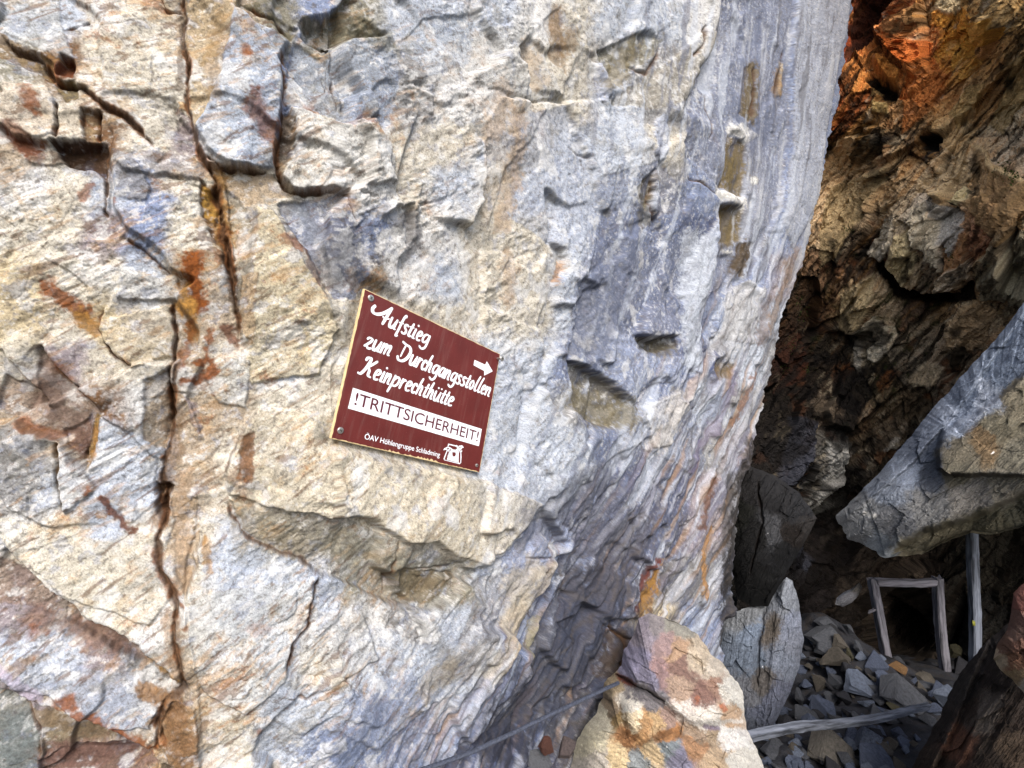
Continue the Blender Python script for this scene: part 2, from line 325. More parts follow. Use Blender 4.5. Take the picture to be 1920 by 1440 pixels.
    ('crack', [(1182, 118), (1215, 140), (1240, 82)], 4, 14), ('step', [(1130, 90), (1128, 130), (1145, 185)], 14, -16, 20, 30), ('crack', [(1322, 45), (1310, 85), (1295, 112)], 3, 20), ('step', [(1195, 60), (1215, 62), (1230, 75)], 8, -12, 16, 16), ('step', [(1073, 190), (1085, 235), (1110, 290), (1130, 350), (1140, 400)], 8, -8, 30, 30), ('step', [(930, 195), (1000, 190), (1070, 190), (1130, 182)], -8, 10, 20, 30), ('crack', [(1058, 250), (1085, 280), (1118, 300)], 3, 10),
]
CLIFF_STAINS_AND_SHADE = [  # rust and mineral stains, and shade painted into hollows and the foot
    ([(87, 538), (125, 565), (150, 590)], 20, RUST, 0.9), ([(140, 590), (175, 620)], 16, OCHRE, 0.8), ([(365, 505), (365, 545), (372, 570)], 27, RUST, 1.0), ([(345, 545), (348, 580)], 20, OCHRE, 0.9), ([(360, 570), (356, 640)], 16, OCHRE, 0.8), ([(354, 610), (350, 650), (335, 690)], 14, RUST, 0.7),
    ([(345, 715), (365, 715), (390, 705), (402, 690), (395, 675), (370, 680)], 10, RUST, 0.9), ([(424, 615), (438, 640)], 13, RUST2, 0.8), ([(398, 625), (390, 655)], 11, RUST, 0.8), ([(60, 190), (68, 205)], 20, RUST, 0.8), ([(45, 270), (20, 250), (70, 290)], 20, RUST2, 0.7), ([(110, 295), (195, 300)], 26, DIRT, 0.8), ([(126, 135)], 20, RUST2, 0.9),
    ([(485, 205), (480, 240), (500, 265)], 22, RUST2, 0.75), ([(460, 118)], 12, RUST, 0.7), ([(172, 350), (155, 370)], 10, RUST, 0.7), ([(218, 383)], 8, RUST, 0.7), ([(540, 455), (560, 470)], 14, RUST, 0.6), ([(555, 450), (575, 485), (600, 540)], 7, RUST2, 0.7), ([(575, 210), (590, 220)], 12, RUST, 0.5), ([(650, 240), (670, 225)], 14, RUST, 0.35),
    ([(408, 340), (412, 400), (424, 450)], 17, OCHRE, 0.8), ([(420, 430), (428, 500), (436, 560)], 12, DIRT, 0.8), ([(338, 170), (345, 90), (340, 20)], 9, DIRT, 0.6), ([(410, 60), (400, 130), (405, 200)], 16, lin((170, 140, 95)), 0.6),
    ([(167, 917)], 10, RUST, 0.8), ([(195, 935), (210, 955), (230, 980), (250, 995)], 10, RUST2, 0.9), ([(185, 960), (200, 965)], 9, OCHRE, 0.5), ([(30, 800), (60, 815), (105, 820)], 13, RUST, 0.7), ([(75, 700), (95, 770), (140, 800)], 40, lin((130, 104, 92)), 0.75), ([(150, 860), (140, 830)], 22, lin((105, 80, 70)), 0.7), ([(176, 800), (168, 860)], 9, OCHRE, 0.7), ([(80, 660), (110, 700), (160, 745)], 12, RUST2, 0.5),
    ([(462, 823), (462, 895)], 15, lin((140, 102, 72)), 0.85), ([(440, 890), (455, 920)], 14, RUST, 0.35), ([(296, 1030), (300, 1050), (318, 1080), (335, 1110)], 12, RUST, 0.7), ([(343, 1120)], 9, RUST, 0.8), ([(355, 1155)], 8, RUST, 0.7), ([(318, 740), (325, 840), (310, 900), (305, 980)], 22, lin((130, 100, 70)), 0.7), ([(345, 900), (340, 1000), (345, 1080)], 20, lin((176, 150, 122)), 0.7), ([(330, 1150), (340, 1250)], 22, lin((150, 120, 92)), 0.6), ([(390, 1015), (390, 1055)], 10, OCHRE, 0.6),
    ([(105, 1308), (140, 1300)], 14, RUST, 0.85), ([(150, 1325), (195, 1345)], 16, RUST, 0.85), ([(220, 1362), (280, 1385)], 15, RUST, 0.85), ([(290, 1220), (340, 1260)], 12, lin((150, 112, 50)), 0.8), ([(270, 1283), (315, 1290)], 14, lin((150, 108, 55)), 0.8), ([(330, 1300), (345, 1420)], 32, lin((140, 104, 70)), 0.8), ([(60, 1165), (160, 1180), (230, 1215)], 24, lin((138, 110, 98)), 0.8), ([(90, 1420), (240, 1410)], 32, lin((120, 90, 80)), 0.85), ([(90, 1350), (180, 1380)], 18, lin((130, 110, 85)), 0.7),
    ([(20, 1380), (40, 1430)], 45, lin((120, 128, 128)), 0.7), ([(30, 1090)], 30, lin((130, 112, 108)), 0.7), ([(0, 1255), (30, 1275), (80, 1295)], 12, lin((190, 180, 200)), 0.6), ([(60, 1190), (90, 1185)], 12, RUST, 0.5), ([(485, 1350)], 9, RUST, 0.6), ([(470, 1160), (500, 1165)], 12, RUST, 0.35),
    ([(600, 500), (640, 470), (640, 520)], 36, lin((112, 114, 120)), 0.55), ([(730, 430), (770, 410), (775, 470)], 18, lin((110, 108, 110)), 0.7), ([(700, 470), (710, 440), (745, 440)], 12, WHITE, 0.7), ([(665, 470), (680, 500)], 12, WHITE, 0.5), ([(560, 395), (590, 440)], 24, lin((140, 150, 165)), 0.5), ([(640, 40), (690, 60), (720, 75)], 30, lin((128, 124, 104)), 0.6), ([(500, 20), (530, 45)], 20, lin((120, 114, 92)), 0.6),
    ([(450, 990), (520, 1010), (560, 1030)], 26, lin((160, 148, 124)), 0.5), ([(600, 1010), (700, 1040), (760, 1080)], 30, lin((156, 150, 128)), 0.5), ([(745, 1085), (800, 1090)], 26, lin((122, 106, 78)), 0.6), ([(1095, 750), (1140, 770), (1175, 780)], 34, lin((124, 114, 86)), 0.75), ([(1220, 650), (1250, 655)], 16, lin((110, 100, 70)), 0.6), ([(1218, 370), (1225, 410)], 17, lin((112, 104, 80)), 0.6), ([(1382, 310)], 30, lin((128, 112, 76)), 0.95), ([(1375, 300), (1382, 335)], 18, lin((128, 112, 76)), 0.95),
    ([(1352, 362), (1400, 378)], 11, WHITE, 1.0), ([(1372, 410), (1375, 440)], 24, lin((122, 106, 72)), 0.95), ([(1376, 240), (1400, 250)], 13, WHITE, 0.9), ([(1393, 470), (1390, 500)], 16, lin((90, 74, 52)), 0.8), ([(1421, 120), (1418, 220)], 14, lin((120, 104, 72)), 0.85), ([(1470, 130), (1463, 170)], 8, lin((170, 140, 104)), 0.8), ([(1355, 692)], 17, lin((118, 100, 68)), 0.8), ([(1150, 150), (1170, 130), (1190, 90)], 22, lin((146, 134, 104)), 0.7), ([(1055, 95), (1040, 20)], 14, lin((150, 120, 84)), 0.6), ([(1070, 60), (1068, 90)], 14, lin((140, 112, 74)), 0.6),
    ([(990, 90), (1010, 150)], 24, lin((200, 176, 146)), 0.5), ([(920, 250), (930, 180)], 26, lin((190, 164, 136)), 0.5), ([(960, 220), (965, 320), (950, 420)], 18, lin((196, 168, 136)), 0.6), ([(960, 480), (965, 560)], 16, lin((190, 160, 128)), 0.5), ([(1052, 500), (1045, 525)], 10, lin((190, 140, 84)), 0.7), ([(1108, 642)], 12, WHITE, 1.0), ([(1080, 668), (1092, 672)], 6, WHITE, 1.0), ([(1222, 470), (1216, 495)], 6, WHITE, 0.8), ([(1372, 468)], 5, WHITE, 1.0), ([(632, 1385), (628, 1396)], 10, WHITE, 1.0), ([(1304, 440), (1300, 560), (1290, 680)], 18, lin((205, 212, 222)), 0.75), ([(1320, 450), (1316, 560)], 18, lin((205, 212, 222)), 0.75), ([(1395, 560), (1380, 620), (1360, 650)], 32, lin((206, 206, 206)), 0.7), ([(1240, 830), (1262, 790), (1275, 745)], 22, lin((212, 206, 198)), 0.6), ([(1060, 1030), (1055, 1042)], 9, WHITE, 0.6), ([(960, 1100), (1000, 1060), (960, 1160)], 26, lin((200, 190, 172)), 0.55), ([(960, 1210), (975, 1150)], 22, lin((196, 180, 156)), 0.6),
    ([(1244, 1060), (1228, 1110), (1206, 1150)], 11, lin((180, 130, 50)), 0.9), ([(1236, 1050), (1214, 1110), (1200, 1145)], 6, lin((120, 55, 35)), 0.9), ([(1330, 985), (1318, 1060), (1320, 1120)], 7, lin((190, 140, 80)), 0.8), ([(1340, 900), (1310, 990)], 6, lin((120, 80, 55)), 0.8), ([(1420, 700), (1390, 760), (1372, 800)], 7, lin((150, 104, 74)), 0.7), ([(1440, 560), (1425, 640)], 9, lin((120, 96, 84)), 0.6), ([(1490, 470), (1460, 560), (1440, 620)], 10, lin((156, 130, 104)), 0.6), ([(1400, 830), (1388, 900)], 9, lin((70, 62, 54)), 0.7), ([(1380, 700), (1340, 800), (1300, 880)], 9, lin((110, 90, 130)), 0.5), ([(1370, 900), (1362, 1000), (1362, 1100)], 12, lin((60, 56, 52)), 0.7),
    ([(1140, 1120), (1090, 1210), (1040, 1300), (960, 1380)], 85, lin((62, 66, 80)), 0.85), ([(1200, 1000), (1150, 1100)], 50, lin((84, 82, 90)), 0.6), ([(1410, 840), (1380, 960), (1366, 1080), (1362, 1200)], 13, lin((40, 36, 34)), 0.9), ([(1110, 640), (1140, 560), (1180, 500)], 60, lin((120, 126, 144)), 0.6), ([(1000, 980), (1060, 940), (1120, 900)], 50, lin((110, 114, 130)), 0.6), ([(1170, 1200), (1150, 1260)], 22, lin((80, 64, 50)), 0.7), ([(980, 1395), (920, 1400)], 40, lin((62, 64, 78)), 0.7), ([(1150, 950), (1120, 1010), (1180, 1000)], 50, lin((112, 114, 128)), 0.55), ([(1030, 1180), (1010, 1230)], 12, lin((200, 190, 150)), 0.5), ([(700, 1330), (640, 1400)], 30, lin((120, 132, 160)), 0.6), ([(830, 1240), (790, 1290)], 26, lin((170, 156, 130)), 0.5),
]
# flat broken faces and mineral patches, some with shade painted into the colour: outline, height, tilt right, tilt down, colour (None keeps it), amount
CLIFF_FACES = [
    ([(0, -30), (113, -30), (117, 51), (141, 117), (109, 117), (59, 90), (0, 59)], 4, 0, 0, (190, 193, 193), .7),
    ([(441, 43), (543, 70), (523, 129), (529, 188), (520, 250), (512, 324), (441, 328), (395, 297), (371, 258), (414, 164)], 16, -.06, 0, (177, 187, 201), .85),
    ([(352, -30), (457, -20), (441, 43), (414, 164), (371, 258), (355, 195), (352, 98)], -2, .34, 0, (190, 170, 136), .8),
    ([(543, 213), (578, 227), (609, 242), (676, 250), (730, 297), (723, 352), (641, 360), (547, 363), (520, 344), (555, 250)], 12, 0, 0, (218, 216, 209), .8),
    ([(531, 219), (555, 234), (547, 297), (523, 352), (516, 313), (523, 258)], -12, .5, 0, (134, 116, 92), .85),
    ([(551, 70), (600, 95), (680, 70), (735, 68), (745, 160), (725, 240), (640, 235), (575, 205), (535, 150)], -5, .05, -.05, (167, 177, 192), .8),
    ([(570, 27), (602, 29), (641, 8), (703, 39), (730, 59), (664, 66), (609, 74), (566, 59)], -8, 0, -.4, (134, 130, 110), .8),
    ([(449, 20), (480, 12), (560, 45), (545, 66), (500, 40)], -6, 0, -.35, (132, 124, 100), .8),
    ([(414, 324), (512, 332), (555, 365), (508, 387), (484, 385), (461, 391), (422, 352)], -7, 0, .1, (200, 178, 148), .8),
    ([(484, 387), (508, 395), (555, 477), (609, 555), (632, 620), (600, 700), (470, 720), (455, 640), (469, 562), (480, 449)], 9, .03, 0, (221, 208, 176), .8),
    ([(520, 387), (641, 363), (672, 422), (684, 508), (664, 562), (625, 562), (578, 488)], -6, .03, 0, (143, 152, 174), .8),
    ([(620, 395), (665, 430), (680, 500), (655, 550), (630, 540), (600, 480)], -1, 0, 0, (105, 110, 129), .7),
    ([(422, 352), (461, 395), (480, 449), (465, 527), (449, 600), (437, 469)], -8, .3, 0, (174, 166, 148), .8),
    ([(375, 344), (406, 363), (410, 410), (441, 508), (440, 562), (414, 469), (383, 414)], -18, 0, 0, (122, 84, 46), .9),
    ([(377, 348), (398, 356), (412, 390), (400, 420), (384, 405)], 8, 0, 0, (196, 152, 70), .9),
    ([(98, 270), (156, 268), (203, 273), (199, 336), (180, 320), (121, 309)], -30, .1, -.2, (88, 58, 42), .95),
    ([(-20, 224), (0, 234), (35, 262), (94, 270), (70, 289), (51, 297), (23, 266), (-20, 260)], -4, 0, 0, (150, 96, 68), .85),
    ([(12, 164), (98, 172), (109, 203), (105, 258), (78, 266), (23, 242), (6, 200)], 7, 0, 0, (216, 203, 184), .8),
    ([(113, 211), (152, 207), (156, 258), (113, 266)], 2, 0, 0, (216, 205, 186), .8), ([(156, 211), (191, 219), (191, 270), (160, 266)], -12, 0, 0, (118, 92, 64), .85),
    ([(121, 111), (143, 125), (145, 156), (109, 145)], -26, 0, .7, (134, 78, 46), .95), ([(109, 160), (152, 164), (148, 191), (125, 195)], -8, 0, 0, (122, 106, 68), .85),
    ([(-20, 52), (0, 62), (59, 98), (105, 129), (105, 156), (59, 137), (0, 109), (-20, 100)], -9, 0, -.3, (154, 128, 90), .8),
    ([(332, 207), (363, 234), (367, 254), (336, 250)], -6, 0, 0, (140, 128, 128), .9), ([(334, 199), (355, 199), (367, 223), (340, 211)], 5, 0, 0, (216, 182, 138), .9),
    ([(266, 289), (352, 297), (395, 324), (375, 344), (305, 340), (273, 313)], -2, 0, -.1, (174, 168, 168), .8), ([(219, 289), (250, 297), (289, 359), (281, 383), (219, 375)], 5, .1, 0, (152, 152, 155), .8),
    ([(227, 500), (297, 520), (332, 520), (336, 562), (223, 562)], 8, 0, .06, (208, 206, 199), .75), ([(164, 94), (290, 110), (285, 190), (230, 190), (190, 150)], 3, 0, 0, (198, 191, 174), .6),
    # right of the sign, upper half
    ([(1130, 330), (1240, 300), (1330, 420), (1290, 700), (1330, 880), (1230, 1080), (1180, 1180), (1120, 1300), (960, 1450), (830, 1450), (980, 1180), (1050, 1010), (1110, 860), (1060, 700), (1080, 500)], -2, 0, 0, (108, 119, 150), .5),
    ([(1353, -40), (1500, -40), (1486, 117), (1482, 254), (1462, 391), (1404, 520), (1350, 562), (1341, 410), (1349, 352), (1283, 281), (1283, 195), (1330, 105)], -9, -.03, 0, (137, 144, 163), .8),
    ([(1500, -40), (1605, -40), (1595, 0), (1540, 312), (1525, 390), (1486, 469), (1462, 410), (1486, 273), (1490, 100)], 7, 0, 0, (183, 189, 201), .75),
    ([(1367, 250), (1406, 266), (1402, 367), (1357, 348)], -12, -.3, 0, (128, 112, 82), .95), ([(1355, 350), (1404, 367), (1402, 387), (1355, 375)], 2, 0, 0, (224, 224, 222), .95), ([(1355, 381), (1402, 387), (1396, 449), (1345, 457)], -13, -.2, 0, (122, 108, 80), .95),
    ([(1373, 242), (1400, 227), (1431, 250), (1404, 270)], 5, 0, 0, (216, 216, 214), .9), ([(1420, 117), (1423, 195), (1412, 227), (1392, 211), (1404, 125)], -13, -.4, 0, (112, 98, 72), .9), ([(1411, 333), (1416, 329), (1423, 330), (1427, 336), (1424, 344), (1416, 346), (1411, 341)], 5, 0, 0, (236, 236, 230), 1.0),
    ([(1388, 457), (1420, 453), (1392, 520), (1380, 500)], -9, 0, 0, (88, 74, 56), .9), ([(1338, 414), (1348, 395), (1341, 469), (1330, 562), (1318, 640), (1312, 700), (1284, 690), (1287, 560), (1310, 469)], 6, .1, 0, (203, 211, 228), .85), ([(1464, 175), (1470, 110), (1478, 115), (1472, 178)], 4, 0, 0, (200, 184, 156), .9),
    ([(1228, 316), (1234, 375), (1220, 390), (1201, 352)], -10, -.3, 0, (120, 108, 84), .9), ([(1150, 375), (1190, 420), (1232, 405), (1262, 440), (1298, 469), (1283, 562), (1275, 640), (1190, 690), (1090, 660), (1080, 600), (1098, 520), (1120, 470)], -2, .02, 0, (126, 134, 156), .65),
    ([(1119, 113), (1134, 113), (1150, 156), (1146, 191), (1130, 184)], 6, -.2, 0, (205, 211, 225), .85), ([(1134, 90), (1197, 59), (1244, 78), (1212, 117), (1150, 156), (1134, 125)], -9, .12, 0, (150, 145, 124), .8), ([(1150, 188), (1236, 125), (1326, 55), (1345, 78), (1283, 188), (1252, 203), (1173, 199)], 3, .05, -.05, (176, 171, 158), .75),
    ([(1240, 203), (1252, 242), (1244, 305), (1224, 289), (1228, 227)], 7, 0, 0, (199, 207, 223), .85), ([(923, 188), (1029, 203), (951, 312), (923, 430), (900, 350), (900, 234)], 4, 0, 0, (212, 199, 182), .6), ([(959, 219), (1068, 195), (1119, 297), (1142, 391), (1103, 488), (1017, 449), (966, 410)], 0, 0, 0, (185, 193, 208), .7), ([(1015, 40), (1048, 10), (1062, 100), (1066, 140), (1040, 110)], -4, 0, 0, (168, 148, 122), .7),
    ([(850, 60), (1000, 50), (1060, 180), (960, 190), (880, 160)], 4, .03, .02, (204, 204, 200), .6), ([(790, 40), (900, 20), (880, 120), (800, 150), (740, 90)], -3, 0, .04, (179, 188, 199), .65),
    # right of the sign, middle
    ([(1217, 575), (1254, 571), (1277, 600), (1271, 629), (1225, 637), (1200, 625)], 13, 0, .2, (135, 142, 163), .8), ([(1200, 629), (1275, 631), (1267, 654), (1229, 662)], -10, 0, .2, (98, 94, 86), .9), ([(1071, 675), (1108, 688), (1154, 717), (1183, 762), (1171, 808), (1133, 796), (1083, 783)], -14, 0, .12, (138, 134, 124), .85),
    ([(1142, 600), (1192, 625), (1229, 667), (1283, 671), (1258, 717), (1217, 725), (1192, 762), (1154, 717), (1108, 675)], 4, 0, .06, (161, 172, 197), .8), ([(1225, 754), (1275, 737), (1283, 762), (1258, 833), (1229, 842), (1204, 779)], 8, 0, 0, (208, 208, 208), .8), ([(1400, 525), (1429, 542), (1425, 592), (1412, 646), (1350, 633), (1371, 550)], 8, .05, 0, (206, 207, 209), .85), ([(1342, 675), (1375, 683), (1367, 712), (1342, 704)], -6, 0, 0, (118, 101, 70), .9),
    # left of the sign, middle
    ([(66, 649), (122, 708), (174, 757), (184, 778), (149, 868), (101, 830), (21, 792), (-20, 760), (0, 700), (63, 733)], -10, .04, -.04, (184, 164, 148), .7), ([(104, 809), (139, 799), (163, 778), (153, 865), (122, 847)], -9, 0, 0, (138, 106, 92), .8), ([(174, 778), (188, 778), (181, 819), (158, 882), (146, 868), (162, 815)], -4, .5, 0, (178, 143, 78), .9),
    ([(104, 833), (156, 882), (181, 917), (123, 962), (111, 899)], 9, .08, 0, (206, 207, 207), .8), ([(95, 833), (106, 833), (123, 962), (114, 958), (99, 882)], -14, .9, 0, (146, 118, 76), .9), ([(191, 785), (264, 833), (292, 868), (285, 951), (243, 979), (167, 899)], 4, .04, 0, (195, 203, 215), .75), ([(208, 594), (323, 569), (323, 667), (250, 688), (198, 646)], 8, 0, 0, (216, 201, 172), .7),
    ([(271, 715), (319, 694), (326, 778), (306, 847), (267, 826)], -15, -.25, 0, (166, 145, 114), .8), ([(344, 743), (365, 757), (378, 799), (375, 818), (354, 792)], 3, 0, 0, (160, 148, 148), .9), ([(417, 667), (469, 674), (462, 764), (410, 757), (385, 708)], 6, 0, 0, (202, 202, 196), .75), ([(451, 517), (483, 517), (476, 649), (465, 649), (451, 604)], -3, .3, 0, (184, 160, 128), .8),
    ([(490, 760), (620, 780), (640, 840), (900, 900), (1010, 940), (940, 1025), (900, 1055), (835, 1035), (800, 1010), (740, 1008), (690, 975), (640, 966), (544, 950), (435, 928), (424, 890), (432, 855), (450, 820)], 7, 0, 0, (220, 209, 184), .65), ([(456, 815), (478, 810), (476, 880), (462, 905), (448, 890)], -3, 0, 0, (150, 118, 92), .85),
    # lower left
    ([(82, 1099), (169, 1159), (274, 1207), (319, 1237), (262, 1230), (210, 1211), (150, 1177), (56, 1144), (-20, 1140), (-20, 1050), (37, 1080)], -11, 0, -.2, (146, 123, 110), .8), ([(-20, 1226), (112, 1237), (270, 1260), (300, 1305), (285, 1350), (210, 1354), (142, 1327), (97, 1297), (22, 1282), (-20, 1270)], 6, 0, .05, (177, 183, 193), .75), ([(-20, 1294), (34, 1301), (56, 1342), (79, 1372), (67, 1470), (-20, 1470)], -11, .1, 0, (130, 136, 132), .85),
    ([(75, 1425), (124, 1399), (262, 1395), (300, 1425), (300, 1470), (75, 1470)], -18, 0, 0, (128, 99, 90), .85), ([(56, 1331), (202, 1361), (240, 1387), (124, 1399), (82, 1417), (79, 1376)], -9, 0, -.25, (138, 122, 97), .8), ([(330, 1282), (371, 1305), (379, 1417), (337, 1429), (296, 1384), (300, 1342)], 8, .1, 0, (158, 124, 88), .8), ([(360, 1095), (585, 1080), (589, 1132), (540, 1200), (536, 1252), (465, 1312), (382, 1275), (360, 1177)], 7, 0, .03, (206, 208, 206), .65),
    ([(-20, 975), (210, 1012), (289, 1024), (326, 1110), (285, 1162), (240, 1147), (131, 1117), (75, 1076), (-20, 1015)], 4, 0, .04, (218, 211, 192), .65), ([(322, 922), (371, 937), (375, 1050), (352, 1110), (330, 1057), (304, 1050), (326, 975)], -6, 0, 0, (186, 164, 135), .75), ([(292, 911), (322, 915), (311, 986), (296, 967)], -28, 0, 0, (72, 52, 38), .95), ([(431, 937), (637, 975), (640, 1087), (592, 1072), (562, 1039), (499, 1016), (461, 990)], -4, 0, -.18, (166, 159, 142), .7),
    ([(640, 970), (740, 1012), (835, 1040), (905, 1062), (860, 1090), (800, 1140), (727, 1130), (640, 1087)], -5, 0, -.18, (160, 158, 148), .75), ([(732, 1070), (800, 1068), (850, 1075), (800, 1130), (760, 1125)], -5, 0, 0, (128, 118, 98), .85), ([(590, 1140), (680, 1150), (700, 1230), (640, 1262), (560, 1255), (560, 1200)], 4, .05, 0, (204, 202, 196), .55),
    # lower right
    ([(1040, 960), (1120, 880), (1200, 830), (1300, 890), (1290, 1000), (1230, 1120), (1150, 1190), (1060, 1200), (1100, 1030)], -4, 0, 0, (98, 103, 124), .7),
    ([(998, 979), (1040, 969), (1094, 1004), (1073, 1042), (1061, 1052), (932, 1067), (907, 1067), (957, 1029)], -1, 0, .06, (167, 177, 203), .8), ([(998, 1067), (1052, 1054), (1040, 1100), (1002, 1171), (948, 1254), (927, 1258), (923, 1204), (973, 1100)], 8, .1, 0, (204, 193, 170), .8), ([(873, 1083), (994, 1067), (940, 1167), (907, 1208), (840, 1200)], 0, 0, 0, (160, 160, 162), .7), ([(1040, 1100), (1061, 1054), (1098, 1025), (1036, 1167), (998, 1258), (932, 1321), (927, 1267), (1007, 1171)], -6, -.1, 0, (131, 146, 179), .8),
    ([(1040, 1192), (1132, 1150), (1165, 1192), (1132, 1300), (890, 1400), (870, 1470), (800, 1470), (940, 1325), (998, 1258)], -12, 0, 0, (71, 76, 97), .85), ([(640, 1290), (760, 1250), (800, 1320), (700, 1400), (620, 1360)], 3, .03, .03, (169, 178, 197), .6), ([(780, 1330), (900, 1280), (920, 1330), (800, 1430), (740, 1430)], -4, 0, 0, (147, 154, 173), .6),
]
CAVE_FACES = [  # broken faces; the near-black ones paint shade into hollows and gaps
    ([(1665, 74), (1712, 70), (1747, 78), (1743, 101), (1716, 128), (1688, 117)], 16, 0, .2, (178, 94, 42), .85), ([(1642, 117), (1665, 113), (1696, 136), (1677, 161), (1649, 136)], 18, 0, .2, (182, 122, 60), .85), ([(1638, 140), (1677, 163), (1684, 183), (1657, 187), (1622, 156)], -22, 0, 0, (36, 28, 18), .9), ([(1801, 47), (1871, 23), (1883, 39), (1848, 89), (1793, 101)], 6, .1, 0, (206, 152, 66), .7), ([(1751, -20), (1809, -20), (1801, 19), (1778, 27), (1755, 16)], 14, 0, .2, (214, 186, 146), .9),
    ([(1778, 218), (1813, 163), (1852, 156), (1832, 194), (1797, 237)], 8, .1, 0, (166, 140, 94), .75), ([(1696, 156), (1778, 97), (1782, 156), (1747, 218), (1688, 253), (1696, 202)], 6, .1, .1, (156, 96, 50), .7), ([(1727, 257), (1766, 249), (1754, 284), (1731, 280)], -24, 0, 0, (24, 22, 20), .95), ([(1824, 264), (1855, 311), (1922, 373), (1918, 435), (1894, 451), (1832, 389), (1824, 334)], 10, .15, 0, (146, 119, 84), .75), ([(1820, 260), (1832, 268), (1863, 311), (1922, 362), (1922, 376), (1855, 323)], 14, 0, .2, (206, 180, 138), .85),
    ([(1809, 342), (1832, 373), (1813, 391), (1789, 377)], 18, .2, .2, (222, 192, 150), .9), ([(1758, 369), (1813, 272), (1817, 334), (1785, 373)], 8, .1, .1, (168, 147, 114), .8), ([(1716, 389), (1747, 377), (1774, 455), (1778, 505), (1727, 459)], 16, .1, .1, (214, 196, 172), .85), ([(1747, 377), (1817, 400), (1824, 428), (1793, 474), (1774, 450)], 10, .2, .1, (180, 175, 166), .85), ([(1688, 439), (1719, 428), (1723, 498), (1692, 540), (1663, 494)], 16, -.1, .1, (216, 190, 148), .85), ([(1649, 412), (1684, 404), (1681, 447), (1649, 498), (1622, 478)], 12, -.1, .1, (192, 182, 163), .85),
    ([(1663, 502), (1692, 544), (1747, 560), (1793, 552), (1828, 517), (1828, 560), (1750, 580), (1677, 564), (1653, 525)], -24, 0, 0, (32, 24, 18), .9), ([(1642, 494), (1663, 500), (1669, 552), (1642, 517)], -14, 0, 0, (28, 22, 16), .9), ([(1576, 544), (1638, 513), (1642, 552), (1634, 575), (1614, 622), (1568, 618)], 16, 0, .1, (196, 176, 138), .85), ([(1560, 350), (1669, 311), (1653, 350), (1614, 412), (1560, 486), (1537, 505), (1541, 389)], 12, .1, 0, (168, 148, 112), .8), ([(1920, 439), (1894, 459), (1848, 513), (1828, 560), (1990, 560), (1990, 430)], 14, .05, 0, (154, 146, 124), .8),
    ([(1638, 190), (1665, 194), (1669, 218), (1638, 210)], 10, 0, 0, (176, 150, 100), .9), ([(1634, 163), (1653, 167), (1651, 179), (1632, 179)], 8, 0, 0, (170, 138, 90), .9), ([(1544, 823), (1579, 823), (1576, 875), (1551, 944), (1531, 965), (1544, 882)], 12, .2, 0, (176, 173, 166), .9), ([(1628, 653), (1659, 635), (1662, 663), (1649, 681), (1628, 675)], 8, 0, 0, (186, 178, 160), .9), ([(1607, 635), (1619, 639), (1619, 698), (1607, 698)], 6, 0, 0, (156, 150, 138), .9), ([(1503, 760), (1537, 736), (1558, 757), (1551, 792), (1515, 782)], 8, 0, 0, (108, 95, 80), .8), ([(1478, 778), (1531, 795), (1513, 882), (1440, 951), (1465, 847)], 10, .1, 0, (70, 72, 82), .8),
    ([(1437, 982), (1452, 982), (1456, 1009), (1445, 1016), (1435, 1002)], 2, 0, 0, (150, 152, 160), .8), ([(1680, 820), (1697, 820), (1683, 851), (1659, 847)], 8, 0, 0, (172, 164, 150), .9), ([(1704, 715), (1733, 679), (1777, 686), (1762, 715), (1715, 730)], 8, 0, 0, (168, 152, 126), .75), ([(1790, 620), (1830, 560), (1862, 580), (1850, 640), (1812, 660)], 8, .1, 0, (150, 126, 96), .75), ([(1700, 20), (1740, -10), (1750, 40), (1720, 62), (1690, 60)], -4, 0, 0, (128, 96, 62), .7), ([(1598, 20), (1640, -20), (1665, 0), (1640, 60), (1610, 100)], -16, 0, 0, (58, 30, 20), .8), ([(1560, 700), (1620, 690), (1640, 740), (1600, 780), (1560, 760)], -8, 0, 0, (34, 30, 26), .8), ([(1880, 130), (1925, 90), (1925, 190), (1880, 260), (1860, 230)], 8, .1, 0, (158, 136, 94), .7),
]
def faces(px, py, H, col, lst, gate):
    for pts, h, gx, gy, c, amt in lst:
        p = np.asarray(pts, float); x0, y0 = p.min(0)-8; x1, y1 = p.max(0)+8; cen = p.mean(0)
        m = (px > x0) & (px < x1) & (py > y0) & (py < y1)
        if not m.any(): continue
        x = px[m]; y = py[m]; ins = np.zeros(x.shape, bool); q = np.vstack([p, p[:1]])
        for (ax, ay), (bx, by) in zip(q[:-1], q[1:]):
            if ay != by: ins ^= ((ay > y) != (by > y)) & (x < (bx-ax)*(y-ay)/(by-ay)+ax)
        d, _, _ = polydist(x, y, q); sd = np.where(ins, d, -d)
        if H is not None: H[m] += sstep(-1.8-abs(h)*0.06, 1.8+abs(h)*0.06, sd)*(h+gx*(x-cen[0])+gy*(y-cen[1]))
        if col is not None:
            if c is not None: a = (sstep(-1.5, 1.5, sd+3.5*gate[m])*amt)[:, None]; col[m] = col[m]*(1-a)+lin(c)*a
            e = (np.exp(-(d/1.7)**2)*sstep(0.0, 0.5, gate[m]+0.15)*0.45)[:, None]; col[m] = col[m]*(1-e)+lin((84, 68, 54))*e
def axis(pairs):
    out = []
    for a, b, s in pairs: out.append(np.arange(a, b, s))
    return np.concatenate(out)
